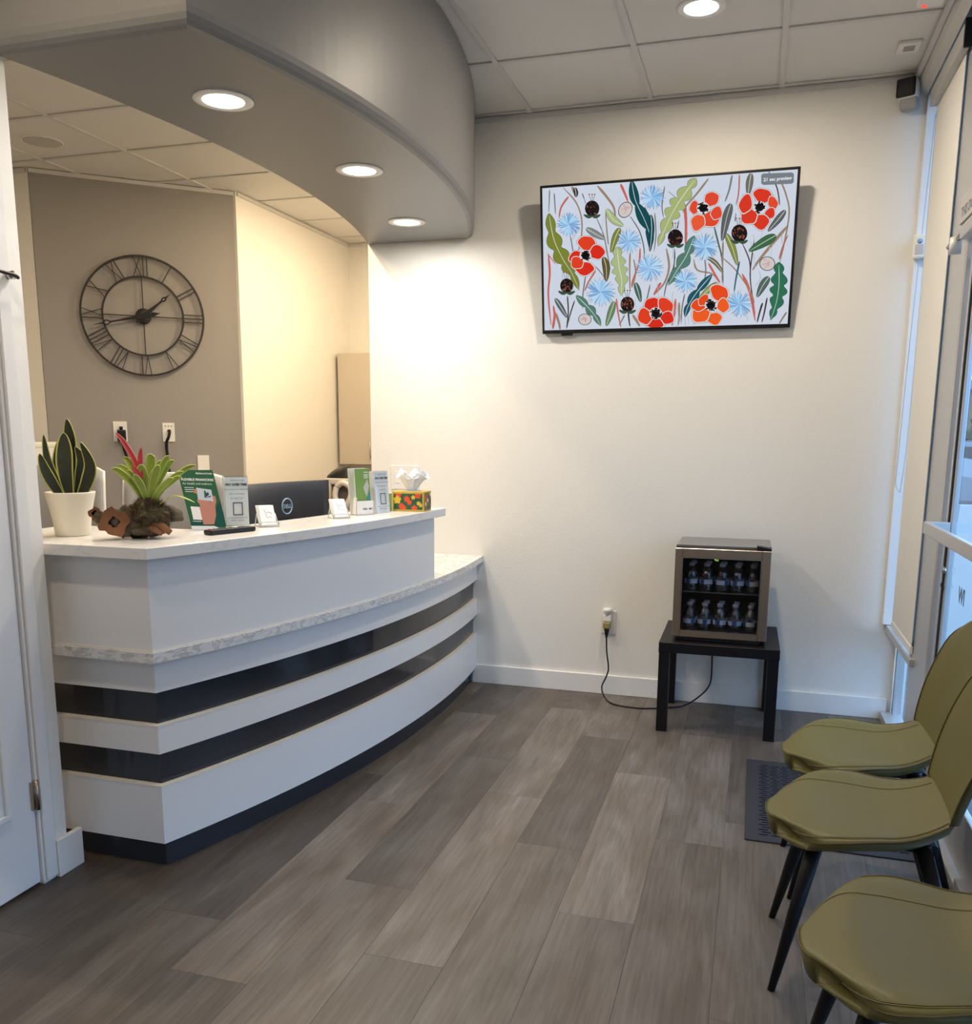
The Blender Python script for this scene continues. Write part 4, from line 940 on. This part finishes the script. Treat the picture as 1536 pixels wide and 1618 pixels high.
# --- bromeliad on driftwood
dwp = thing('driftwood', 'reddish brown hollow driftwood piece beside the cream pot', 'driftwood', (-1.93, 2.40, ZT+.006))
bark_m = plain('driftwood_bark', (.085, .065, .04), .9, 0, 45, .006, .5); cut_m = plain('driftwood_cut_face', (.20, .085, .035), .85, 0, 25, .003, .35); hole_m = plain('dark_hollow', (.006, .005, .004), .95)
def lump(P_, R, name, m, parent, seed=0, amp=.3, n_=18, freq=22, hollow=False):
    C_ = spline(P_, 6); RR = np.interp(np.linspace(0, 1, len(C_)), np.linspace(0, 1, len(R)), R); mb = MB(); mb.tube(C_, list(RR), n_); o = mb.build(name, m, parent)
    for v in o.data.vertices:
        c = v.co; k = noise.noise(Vector(c)*freq+Vector((seed*5.1, 0, 0))); best = min(C_, key=lambda q_: (q_-c).length); d = c-best
        v.co = best+d*(1+amp*k*1.9+.35*noise.noise(Vector(c)*70))
    return o
TC = Vector((.60, -.80, 0))
lump([L3(-.06, .052, .03), L3(-.02, .045, .01), L3(.05, .05, .0), L3(.11, .055, -.005)], [.040, .046, .042, .03], 'trunk_piece', bark_m, dwp, 1)
lump([L3(-.105, .075, .02), L3(-.075, .062, .022), L3(-.04, .055, .02)], [.018, .022, .03], 'side_stub', bark_m, dwp, 2, .25)
lump([L3(.00, .02, .035), L3(.05, .028, .04), L3(.10, .02, .035)], [.012, .020, .012], 'root', bark_m, dwp, 3)
lump([L3(.04, .05, .045), L3(.08, .04, .055), L3(.115, .012, .050)], [.008, .011, .009], 'root', cut_m, dwp, 4)
lump([L3(.03, .045, .045), L3(.065, .028, .058), L3(.09, .010, .055)], [.007, .010, .008], 'root', cut_m, dwp, 5)
lump([L3(.10, .085, -.01), L3(.135, .075, .0), L3(.14, .045, .005)], [.014, .020, .016], 'side_stub', bark_m, dwp, 6)
# cut star-shaped face with hollow, facing the camera
fc = thing; NN = 22
def star(rb, ph=0, z=0): return [(rb*(1+.13*sin(4*a+ph)+.07*sin(7*a+2)+.05*sin(9*a))*cos(a), rb*(1+.13*sin(4*a+ph)+.07*sin(7*a+2)+.05*sin(9*a))*sin(a), z) for a in [2*pi*k/NN for k in range(NN)]]
mb = MB(); o1, i1 = star(.044), star(.016, 1, -.004); i2 = star(.013, 1, -.04); bk = star(.040, 0, -.035)
mb.add(o1+i1, [(k, (k+1) % NN, NN+(k+1) % NN, NN+k) for k in range(NN)]); mb.cur = 1; mb.add(i1+i2, [(k, (k+1) % NN, NN+(k+1) % NN, NN+k) for k in range(NN)]+[tuple(range(NN, 2*NN))]); mb.cur = 2
mb.add(o1+bk, [(k, NN+k, NN+(k+1) % NN, (k+1) % NN) for k in range(NN)])
cf = mb.build('cut_face', [cut_m, hole_m, bark_m], dwp)
mm = Matrix((Rr, Vector((0, 0, 1)), Fv)).transposed().to_4x4(); mm.translation = L3(-.052, .052, .062); cf.matrix_local = mm
mb = MB(); o1, i1 = star(.020, 2), star(.010, 2, -.003); i2 = star(.009, 2, -.03)
mb.add(o1+i1, [(k, (k+1) % NN, NN+(k+1) % NN, NN+k) for k in range(NN)]); mb.cur = 1; mb.add(i1+i2, [(k, (k+1) % NN, NN+(k+1) % NN, NN+k) for k in range(NN)]+[tuple(range(NN, 2*NN))])
mb.add(o1+star(.018, 2, -.03), [(k, NN+k, NN+(k+1) % NN, (k+1) % NN) for k in range(NN)])
cf2 = mb.build('cut_face', [cut_m, hole_m, bark_m], dwp); mm2 = mm.copy(); mm2.translation = L3(-.105, .078, .038); cf2.matrix_local = mm2
br = thing('bromeliad', 'bright green bromeliad with red bracts growing from a moss ball on driftwood', 'plant', tuple(Vector((-1.93, 2.40, ZT))+L3(.058, .068, .012)))
moss_m = plain('moss', (.060, .045, .018), .95, 0, 120, .01, .7)
bm = bmesh.new(); bmesh.ops.create_icosphere(bm, subdivisions=4, radius=.060)
for v in bm.verts: v.co *= 1+.20*noise.noise(v.co*45)+.22*noise.noise(v.co*120)
me = bpy.data.meshes.new('moss_ball'); bm.to_mesh(me); bm.free(); me.materials.append(moss_m)
mo = bpy.data.objects.new('moss_ball', me); COL.objects.link(mo); mo.parent = br
fz = MB(); rn = random.Random(5)
for k in range(2600):
    d = Vector((rn.gauss(0, 1), rn.gauss(0, 1), rn.gauss(0, 1))).normalized(); p = d*.058; q_ = p+d*.010+Vector((rn.gauss(0, .006), rn.gauss(0, .006), rn.gauss(0, .006))); s_ = d.orthogonal().normalized()*.0009
    fz.cur = k % 2; fz.add([p-s_, p+s_, q_], [(0, 1, 2)])
o = fz.build('moss_fibre', [plain('moss_dark', (.06, .055, .02), .9), plain('moss_red', (.16, .07, .035), .9)], br); o['kind'] = 'stuff'
gleaf = plain('bright_green_leaf', (.27, .36, .035), .4, 0, 20, .0003, .35); gleaf2 = plain('pale_leaf_edge', (.46, .52, .18), .45); redl = plain('red_bract', (.50, .05, .05), .45, 0, 40, .0003, .4); redp = plain('pink_bract', (.75, .22, .22), .45)
for ex_, ez_, w_, f_ in [(-.105, .155, .022, .0), (-.068, .19, .024, -.01), (-.062, .150, .014, .02), (-.025, .165, .034, .025), (.022, .150, .024, .03), (.018, .20, .034, -.01), (.048, .178, .020, -.02), (.085, .180, .020, -.01), (.150, .165, .016, .0), (.110, .145, .016, .015), (.0, .15, .024, -.03), (-.085, .165, .020, -.02), (.070, .195, .018, .01), (.035, .165, .024, .04), (-.045, .135, .022, .045), (.075, .125, .018, .05), (-.05, .17, .02, -.04), (.06, .15, .02, -.05), (.10, .13, .018, .04)]:
    b0 = L3(ex_*.10, .045, f_*.2); b1 = L3(ex_*.42, .045+(ez_-.045)*.55, f_*.6); b2 = L3(ex_*.80, .045+(ez_-.045)*.92, f_*.9); b3 = L3(ex_*1.0, ez_, f_)
    blade(br, [b0, b1, b2, b3], w_, (0, .15), br, 'leaf', (gleaf, gleaf2), face=tuple(Fv))
blade(br, [L3(.03, .045, .03), L3(.07, .070, .04), L3(.10, .066, .05), L3(.135, .05, .06)], .010, (0, .3), br, 'leaf', (gleaf, gleaf2), face=(0, 0, 1))
blade(br, [L3(-.02, .12, .01), L3(-.035, .18, .01), L3(-.065, .24, .01), L3(-.085, .268, .01)], .016, (0, .2), br, 'bract', (redl, redp), face=tuple(Fv))
blade(br, [L3(-.018, .13, .02), L3(-.020, .17, .02), L3(-.018, .20, .02), L3(-.014, .222, .02)], .014, (0, .2), br, 'bract', (redl, redl), face=tuple(Fv))
blade(br, [L3(-.02, .12, .03), L3(-.032, .145, .03), L3(-.045, .165, .03)], .016, (0, .2), br, 'bract', (redl, redl), face=tuple(Fv))

# --- green financing card on clear stand
def flat(name, m, parent, poly, z0, z1): return MB().prism(poly, z0, z1).build(name, m, parent)
def easel(name, label, cat, loc, U, lean, group=None):     # local x along U, y up (leaning back), z towards viewer
    U = Vector(U).normalized(); back = Vector((0, 0, 1)).cross(U).normalized(); V = (Vector((0, 0, 1))*cos(lean)+back*sin(lean)).normalized()
    return thing(name, label, cat, loc, basis=(U, V, U.cross(V)), group=group)
cu = Vector((.28, .96, 0)).normalized()      # the way the display cards face along the counter
green_m = plain('green_card', (.022, .115, .050), .35); teal_m = plain('teal_card', (.006, .075, .060), .35); skin_m = plain('printed_skin', (.50, .22, .17), .5); white_m = plain('white_print', (.82, .83, .84), .45); navy_m = plain('navy_print', (.02, .05, .11), .5)
gc = easel('financing_sign', 'leaning green display card reading FLEXIBLE FINANCING with a hand holding a card', 'sign', (-1.885, 2.662, ZT), (.85, .53, 0), radians(10))
GWD, GH = .150, .210
# slanted outline: the card leans like a sail to the left
def sk(x, y): return (x*.78-.042*(y/GH)+.0, y)
mb = MB(); pol = [sk(0, 0), sk(.135, 0), sk(.150, .012), sk(.152, .04)]+[sk(.152, .20), sk(.150, .212), sk(.03, .212), sk(.010, .204), sk(0, .185)]
flat('clear_back', acrylic_m, gc, [(x*1.02, y) for x, y in pol], -.003, -.0005); 
flat('printed_card', green_m, gc, pol, 0, .001)
flat('teal_corner', teal_m, gc, [sk(0, .012), sk(.150, .012), sk(.152, .10), sk(.10, .06), sk(0, .03)], .001, .0012)
flat('white_foot', white_m, gc, [sk(0, 0), sk(.135, 0), sk(.10, .014), sk(0, .016)], .0012, .0014)
hand_p = [(.055, .02), (.10, .02), (.118, .05), (.125, .085), (.134, .10), (.136, .118), (.126, .122), (.118, .112), (.108, .098), (.098, .104), (.07, .108), (.058, .112), (.052, .104), (.060, .09), (.052, .06)]
flat('printed_hand', skin_m, gc, [sk(*p) for p in hand_p], .0012, .0015)
flat('printed_bank_card', plain('pale_card', (.55, .60, .66), .4), gc, [sk(.058, .108), sk(.122, .100), sk(.125, .142), sk(.062, .150)], .0015, .0018)
for k, (a0_, c) in enumerate(((1.2, green_m), (.7, navy_m), (.2, navy_m))):
    x0_, y0_ = .088, .113; flat('printed_leaf', c, gc, [sk(x0_, y0_), sk(x0_+.022*cos(a0_)-.004, y0_+.026*sin(a0_)), sk(x0_+.030*cos(a0_+.1), y0_+.030*sin(a0_+.1)), sk(x0_+.022*cos(a0_)+.006, y0_+.018*sin(a0_))], .0018, .002)
flat('thumb', skin_m, gc, [sk(.046, .132), sk(.060, .128), sk(.064, .142), sk(.052, .146)], .0019, .0022)
flat('white_square', white_m, gc, [sk(.016, .038), sk(.054, .036), sk(.056, .082), sk(.018, .084)], .0018, .002)
for body, sz, x, y, bd_ in (('FLEXIBLE FINANCING', .0112, .006, .176, .0004), ('for health and wellness.', .0105, .008, .162, 0), ('AlphaeonCredit', .0085, .074, .198, .0002)):
    o = text_mesh(body, sz, white_m, gc, 0, 0, 0, 'lettering', bold=bd_, mat_local=Matrix.Translation((sk(x, y)[0], y, .0014)) @ Matrix.Rotation(-.03, 4, 'Z'))
for k, (y, w_) in enumerate(((.150, .04), (.143, .052), (.136, .034), (.031, .036))): flat('text_line', white_m, gc, [sk(.012, y), sk(.012+w_, y-.001), sk(.012+w_, y+.001), sk(.012, y+.002)], .0014, .0016)
MB().box(-.02, .14, 0, .002, -.05, .012).build('stand_foot', acrylic_m, gc)

def pay_sign(loc, U, label, w_=.098, h_=.205, depth=.035):
    t = easel('payment_sign', label, 'sign', loc, U, radians(5), 'pay over time signs')
    MB().box(0, w_, 0, h_, -.004, -.001).box(-.001, w_+.001, 0, h_+.002, .0012, .003).build('clear_panel', acrylic_m, t)
    MB().box(-.003, 0, 0, h_, -depth, .003, .0005).box(-.003, w_, -.001, .001, -depth, .004).build('clear_edge', plain('acrylic_edge', (.62, .64, .64), .2), t)
    flat('printed_sheet', white_m, t, [(.002, .002), (w_-.002, .002), (w_-.002, h_-.004), (.002, h_-.004)], -.0008, .0008)
    text_mesh('PAY OVER TIME', .0125*w_/.098, ink_m, t, w_/2, h_*.81, .0034, 'lettering', 'CENTER', .0006)
    text_mesh('Alphaeon Credit', .0075, ink_m, t, w_/2+.004, h_*.905, .0034, 'lettering', 'CENTER', 0)
    for k, y in enumerate((.72, .63, .54)): text_mesh(['SIGN UP AND GET APPROVED', 'APPLY IN SECONDS', 'NO CREDIT HIT'][k], .0072*w_/.098, ink_m, t, w_/2, h_*y, .0034, 'lettering', 'CENTER', 0)
    f0, f1, k0, k1 = w_*.33, w_*.73, h_*.21, h_*.47
    mb = MB()
    for a_ in ((f0, f1, k0, k0+.003), (f0, f1, k1-.003, k1), (f0, f0+.003, k0, k1), (f1-.003, f1, k0, k1)): mb.box(a_[0], a_[1], a_[2], a_[3], .0032, .0036)
    mb.build('printed_frame', ink_m, t)
    for y in (.15, .10): text_mesh('scan the code to see your plan' if y > .12 else 'subject to approval', .006, ink_m, t, w_/2, h_*y, .0034, 'lettering', 'CENTER', 0)
    return t
pay_sign((-1.862, 2.835, ZT), (.8, .6, 0), 'white PAY OVER TIME sheet in a clear holder beside the green card', .086, .182)
pay_sign((-1.552, 3.50, ZT), (.34, .94, 0), 'white PAY OVER TIME sheet in a clear holder beside the tissue box', .085, .182)

# remote control
rc = thing('remote_control', 'black television remote lying on the counter in front of the signs', 'remote', (-1.718, 2.640, ZT), rz=atan2(.95, .33))
MB().box(-.095, .095, -.021, .021, 0.0, .017, .006).build('remote_body', blackplastic_m, rc)
bt = MB()
for i in range(9):
    for j in range(3): bt.box(-.078+i*.017, -.070+i*.017, -.015+j*.012, -.008+j*.012, .017, .0185)
bt.build('buttons', plain('grey_buttons', (.12, .12, .13), .5), rc)
MB().box(-.089, -.083, -.010, -.003, .017, .0188).build('power_button', plain('red_button', (.5, .03, .02), .4), rc)
MB().box(.01, .03, -.006, .006, .017, .0192).build('white_key', whiteplastic_m, rc)

# business-card holders
def card_holder(loc, U, label):
    t = easel('card_holder', label, 'card holder', loc, U, 0, 'business card holders')
    MB().tube([(0, .004, .03), (.065, .004, .03), (.068, .010, .032), (.068, .018, .030), (0, .018, .030), (-.003, .010, .032)], .0022, 6, closed=True).build('front_lip', acrylic_m if False else plain('frosted_acrylic', (.55, .57, .57), .15), t)
    MB().tube([(-.002, .003, .03), (-.002, .003, -.035), (-.002, .045, -.012), (-.002, .003, .03)], .002, 6).tube([(.067, .003, .03), (.067, .003, -.035), (.067, .045, -.012), (.067, .003, .03)], .002, 6).build('side_wire', plain('acrylic_edge2', (.5, .52, .52), .2), t)
    for k in range(5):
        dz = -.004*k; an = radians(28); d = Vector((0, cos(an), -sin(an))); w0 = .055-(.0 if k else 0)
        o_ = Vector((.006-k*.0016, .006, .022+dz)); c_ = [o_, o_+Vector((w0, 0, 0)), o_+Vector((w0, 0, 0))+d*.078, o_+d*.078]; nn = Vector((0, sin(an), cos(an)))*.0028
        MB().add([*c_, *[q_+nn for q_ in c_]], [(3, 2, 1, 0), (4, 5, 6, 7), (0, 1, 5, 4), (1, 2, 6, 5), (2, 3, 7, 6), (3, 0, 4, 7)]).build('business_card', paper_m, t)
    sq = MB(); an = radians(28); d = Vector((0, cos(an), -sin(an))); nn = Vector((0, sin(an), cos(an)))*.0031
    for pts in ([(.018, .062), (.020, .050), (.024, .046), (.030, .052), (.038, .050), (.044, .044)], [(.022, .045), (.022, .034), (.028, .028), (.034, .034), (.042, .028)]):
        sq.tube([Vector((.006, .006, .022))+Vector((x, 0, 0))+d*y+nn for x, y in pts], .0006, 4)
    sq.build('printed_mark', plain('blue_grey_ink', (.15, .18, .28), .6), t); return t
card_holder((-1.735, 2.85, ZT), (.66, .75, 0), 'card holder with white business cards near the black remote')
card_holder((-1.632, 3.235, ZT), (.66, .75, 0), 'card holder with white business cards next to the brochure box')

# brochure holder
bh = easel('brochure_holder', 'white brochure holder filled with green leaflets', 'brochure holder', (-1.592, 3.385, ZT), (.55, .835, 0), 0)
MB().box(0, .085, 0, .004, -.05, 0).box(0, .003, 0, .075, -.05, 0).box(.082, .085, 0, .060, -.05, 0).box(0, .085, 0, .060, -.003, 0).box(0, .085, 0, .110, -.05, -.047).build('holder_box', whiteplastic_m, bh)
text_mesh('VISA  MC', .012, navy_m, bh, .03, .022, .0006, 'lettering', bold=.0003)
lg_m = plain('leaf_green_print', (.17, .30, .06), .5)
for k in range(6):
    z = -.009-k*.0065; w0, sx_ = .082, -.010
    def bq(x, y): return (x+sx_*(y/.19)-k*.0018, y)
    l_ = MB().prism([bq(.004, .005), bq(.080, .005), bq(.078, .195), bq(.004, .195)], z, z+.0012).build('leaflet', paper_m, bh)
    MB().prism([bq(.007, .006), bq(.0795, .006), bq(.0775, .1945), bq(.007, .1945)], z+.0012, z+.0016).build('green_print', lg_m, l_)
    if k == 0:
        MB().prism([bq(.045, .115), bq(.066, .150), bq(.074, .120), bq(.060, .075)], z+.0016, z+.0019).build('printed_photo', plain('grey_photo', (.45, .46, .45), .5), l_)
        MB().prism([bq(.060, .078), bq(.078, .10), bq(.079, .05), bq(.058, .05)], z+.0016, z+.002).build('printed_corner', plain('teal_photo', (.05, .25, .2), .5), l_)
        for y in (.178, .168, .162, .155): MB().box(.048-.006, .070-.006, y, y+.0025, z+.0016, z+.0019).build('text_line', white_m, l_)

# tissue box
tx = thing('tissue_box', 'yellow edged floral tissue box with white tissues standing on the counter end', 'tissue box', (-1.545, 3.655, ZT), rz=radians(2))
BX, BY, BZ = .150, .100, .088
MB().box(0, BX, -.0, BY, 0, BZ, .0015).build('carton', plain('yellow_carton', (.62, .44, .06), .5), tx)
def facepatch(poly, m, name, side=False, d=.0006):
    if not side: vs = [(x, -d, z) for x, z in poly]+[(x, -.0001, z) for x, z in poly]
    else: vs = [(BX+d, x, z) for x, z in poly]+[(BX+.0001, x, z) for x, z in poly]
    n_ = len(poly); o = MB().add(vs, [tuple(range(n_)), tuple(range(2*n_-1, n_-1, -1))]+[(k, n_+k, n_+(k+1) % n_, (k+1) % n_) for k in range(n_)]).build(name, m, tx); return recalc(o)
cg = plain('carton_green', (.02, .10, .05), .5); cr_ = plain('carton_red', (.75, .08, .02), .5); cy_m = plain('carton_gold', (.75, .50, .04), .5); cp_ = plain('carton_pale', (.85, .72, .35), .5)
facepatch([(.008, .008), (BX-.008, .008), (BX-.008, BZ-.010), (.008, BZ-.010)], cg, 'green_front'); facepatch([(.006, .006), (BY-.006, .006), (BY-.006, BZ-.006), (.006, BZ-.006)], plain('carton_dark', (.20, .14, .06), .5), 'floral_side', True)
rn = random.Random(11)
for k in range(11):
    x, z = [(.03, .072), (.07, .055), (.082, .04), (.10, .062), (.122, .07), (.045, .022), (.055, .014), (.105, .014), (.125, .036), (.135, .028), (.025, .05)][k]; r_ = [.014, .013, .011, .009, .013, .013, .012, .013, .009, .008, .017][k]
    facepatch([(min(max(x+cos(a)*r_*(1+.2*sin(5*a)), .008), BX-.008), min(max(z+sin(a)*r_*(1+.2*sin(5*a)), .008), BZ-.01)) for a in [2*pi*j/18 for j in range(18)]], [cr_, cr_, cr_, cy_m, cr_, cr_, cr_, cr_, cy_m, cy_m, cy_m][k], 'printed_flower', d=.001+.0001*k)
for k in range(9):
    x, z = rn.uniform(.015, BY-.015), rn.uniform(.014, BZ-.014); facepatch([(x+cos(a)*.010, z+sin(a)*.010) for a in [2*pi*j/10 for j in range(10)]], [cr_, cg, cp_][k % 3], 'printed_flower', True, d=.001+.0001*k)
MB().lathe([(.0, .0), (.04, .0), (.045, .0012)], BX/2, BY/2, BZ-.0004, 24).build('opening', white_m, tx)
tm_ = MB()
def tis(u, v, ph, h_, sp2, lean_):
    a = (u-.5)*2*1.5+ph; rr_ = .020+sp2*1.15*v**.9*(.75+.25*cos(u*9+ph)); return Vector((BX/2+cos(a)*rr_+lean_*v, BY/2+sin(a)*rr_*.8, BZ+h_*(v-.28*v*v*v*(1+sin(u*11+ph)*.6))))
for ph, h_, s2_, ln in ((.2, .105, .042, .006), (2.1, .112, .038, -.008), (3.9, .10, .045, .0), (5.2, .095, .04, .02)): tm_.grid(lambda u, v: tis(u, v, ph, h_, s2_, ln), 16, 9)
o = tm_.build('tissue', tissue_m, tx); o.modifiers.new('s', 'SOLIDIFY').thickness = .0008
# small green packs between the sign and the tissue box
for k in range(3):
    tag(MB().box(-.004, .004, -.012, .012, 0, .078, .001).box(-.0042, .0042, -.006, .006, .002, .076).build('gum_pack', plain('green_pack', (.30, .42, .10), .35), None, (-1.572+.010*k, 3.625+.012*k, ZT)),
        ['thin green striped pack standing left of its two neighbours by the tissue box', 'thin green striped pack in the middle of three by the tissue box', 'thin green striped pack touching the left side of the tissue box'][k], 'pack', 'green striped packs')

# ================================================================ BEHIND THE COUNTER
mn = easel('computer_monitor', 'curved black computer monitor seen from behind the counter', 'monitor', (-2.04, 3.19, .738), (.18, .98, 0), 0)
def mback(u, v): x = -.02+.64*u; return Vector((x, .12+.335*v, -.045*(1-(2*u-1)**2)))
mb = MB(); mb.grid(mback, 16, 4); o = mb.build('monitor_shell', plain('monitor_back', (.014, .017, .026), .35), mn); so = o.modifiers.new('s', 'SOLIDIFY'); so.thickness = .03
mb = MB(); mb.grid(lambda u, v: Vector((.18+.24*u, .10+.14*v-(.02 if u in (0, 1) and v == 1 else 0), -.045+.025)), 6, 4); mb.box(.18, .42, .10, .290, -.05, -.005, .012)
vent = mb.build('vent_housing', blackplastic_m, mn)
sl = MB()
for k in range(6): sl.box(.19, .41, .135+k*.023, .148+k*.023, -.006, -.001, .0005)
sl.build('vent_slat', plain('slat', (.03, .03, .035), .4), vent)
dl = MB(); dl.tube([(.33+.034*cos(a), .350+.034*sin(a), -.012) for a in [2*pi*k/28 for k in range(28)]], .0028, 6, closed=True).build('logo_ring', plain('logo_blue', (.25, .42, .62), .3), mn)
text_mesh('DELL', .024, plain('logo_blue2', (.25, .42, .62), .3), mn, .33, .342, -.011, 'lettering', 'CENTER', .0006)
MB().box(.26, .34, 0, .16, -.07, -.045, .003).build('neck', blackplastic_m, mn); MB().box(.18, .42, 0, .012, -.14, .02, .004).build('base', blackplastic_m, mn)

def office_chair(loc, rz, w_, h0_, h1_, label, m=greyfab_m):
    t = thing('office_chair', label, 'chair', loc, rz=rz, group='grey office chairs')
    def bk_(u, v): a = (u*2-1); return Vector((a*w_/2, .05*a*a-.07*max(0, v-.6)**1.5*2, h0_+(h1_-h0_)*v-.03*abs(a)**5*(v > .5)))
    mb = MB(); mb.grid(bk_, 14, 12); o = mb.build('backrest', m, t); so = o.modifiers.new('s', 'SOLIDIFY'); so.thickness = .03
    rim = [bk_(0, k/12) for k in range(13)]+[bk_(k/14, 1) for k in range(1, 15)]+[bk_(1, 1-k/12) for k in range(1, 13)]
    MB().tube(rim, .009, 8).build('back_rim', whiteplastic_m, t)
    MB().box(-.23, .23, -.40, .04, .42, .49, .03).build('seat', m, t)
    MB().tube([(0, -.18, .42), (0, -.18, .08)], .03, 12).build('post', chrome_m, t)
    MB().tube([(0, .06, h0_+.15), (0, .07, .5), (0, -.1, .43)], .02, 8).build('back_support', blackplastic_m, t)
    for k in range(5):
        a = 2*pi*k/5; MB().tube([(0, -.18, .09), (.27*cos(a), -.18+.27*sin(a), .06)], [.02, .014], 8).build('base_arm', blackplastic_m, t)
        MB().tube([(.27*cos(a)-.02, -.18+.27*sin(a), .028), (.27*cos(a)+.02, -.18+.27*sin(a), .028)], .028, 10).build('caster', blackplastic_m, t)
office_chair((-2.50, 3.44, 0), 3.5, .46, .62, 1.222, 'light grey office chair behind the bromeliad and green card')
office_chair((-3.44, 3.74, 0), 3.6, .46, .62, 1.235, 'light grey office chair partly hidden behind the cream pot')
# beige highchair-like office chair with loop, black bag on top
bc = thing('beige_chair', 'beige framed chair with looped handle behind the counter near the cabinet', 'chair', (-2.235, 4.72, 0), rz=.0)
W2 = .36; z0 = .60; z1 = 1.150
fr_ = MB(); fr_.box(-W2/2, W2/2, -.015, .015, z1-.035, z1, .008); fr_.box(-W2/2, -W2/2+.04, -.015, .015, z0, z1-.02, .008); fr_.box(W2/2-.04, W2/2, -.015, .015, z0, z1-.02, .008); fr_.box(-W2/2, W2/2, -.018, .018, .93, .99, .008); fr_.box(-W2/2, W2/2, -.015, .015, z0, z0+.05, .008)
fr_.build('back_frame', beige_m, bc)
MB().box(-W2/2+.03, W2/2-.03, .0, .012, z0+.03, z1-.03).build('back_panel', plain('brown_mesh', (.13, .10, .085), .8), bc)
MB().tube(spline([(-.10, -.02, 1.10), (-.105, -.03, 1.04), (-.06, -.035, .975), (-.01, -.03, 1.04), (-.015, -.02, 1.10), (-.06, -.022, 1.125), (-.10, -.02, 1.10)], 6), .017, 10).build('loop_handle', beige_m, bc)
MB().box(-.22, .22, -.40, 0, .44, .50, .02).build('seat', beige_m, bc)
for sx_ in (-1, 1):
    for y in (-.36, -.02): MB().tube([(sx_*.19, y, .45), (sx_*.21, y, 0)], [.018, .014], 8).build('leg', beige_m, bc)
bg_ = thing('black_bag', 'round black bag resting behind the beige chair under the cabinet', 'bag', (-2.50, 5.25, 0))
bm = bmesh.new(); bmesh.ops.create_icosphere(bm, subdivisions=3, radius=.16)
for v in bm.verts: v.co *= 1+.12*noise.noise(v.co*9); v.co.z = v.co.z*.8+1.08
me = bpy.data.meshes.new('bag_body'); bm.to_mesh(me); bm.free(); me.materials.append(blackplastic_m); me.polygons.foreach_set('use_smooth', [True]*len(me.polygons)); o = bpy.data.objects.new('bag_body', me); COL.objects.link(o); o.parent = bg_
MB().tube([(0, 0, 0), (0, 0, .98)], .02, 10).build('hook_pole', blackmetal_m, bg_); MB().lathe([(.0, .015), (.16, .012), (.17, 0)], n=20).build('pole_base', blackmetal_m, bg_)
# wall cabinet
wc = thing('wall_cabinet', 'cream wall cabinet with steel bar handle at the end of the office passage', 'cabinet', (-3.46, 7.03, 1.145))
MB().box(0, .90, .02, .318, 0, .935).build('cabinet_body', plain('cream_laminate', (.52, .46, .38), .5), wc)
dd = MB().box(0.002, .325, 0, .019, .002, .933, .0015).build('door', plain('cream_laminate_door', (.54, .48, .40), .45), wc); MB().box(.330, .655, 0, .019, .002, .933, .0015).build('door', plain('cream_laminate_door', (.54, .48, .40), .45), wc)
MB().tube([(.30, -.02, .05), (.30, -.02, .21)], .005, 8).tube([(.30, -.02, .07), (.30, .0, .07)], .004, 6).tube([(.30, -.02, .19), (.30, .0, .19)], .004, 6).build('handle', chrome_m, dd)
# white appliance at the far left
wa = thing('white_appliance', 'white rounded appliance partly hidden behind the snake plant', 'appliance', (-4.33, 4.42, 0), rz=.30)
MB().box(-.22, .16, -.18, .18, .735, 1.33, .02).build('appliance_body', whiteplastic_m, wa); MB().box(-.225, .165, -.185, .185, 1.31, 1.345, .012).build('lid', whiteplastic_m, wa)
MB().box(-.24, .18, -.20, .20, 0, .732, .005).build('cabinet_base', lam_m, wa)
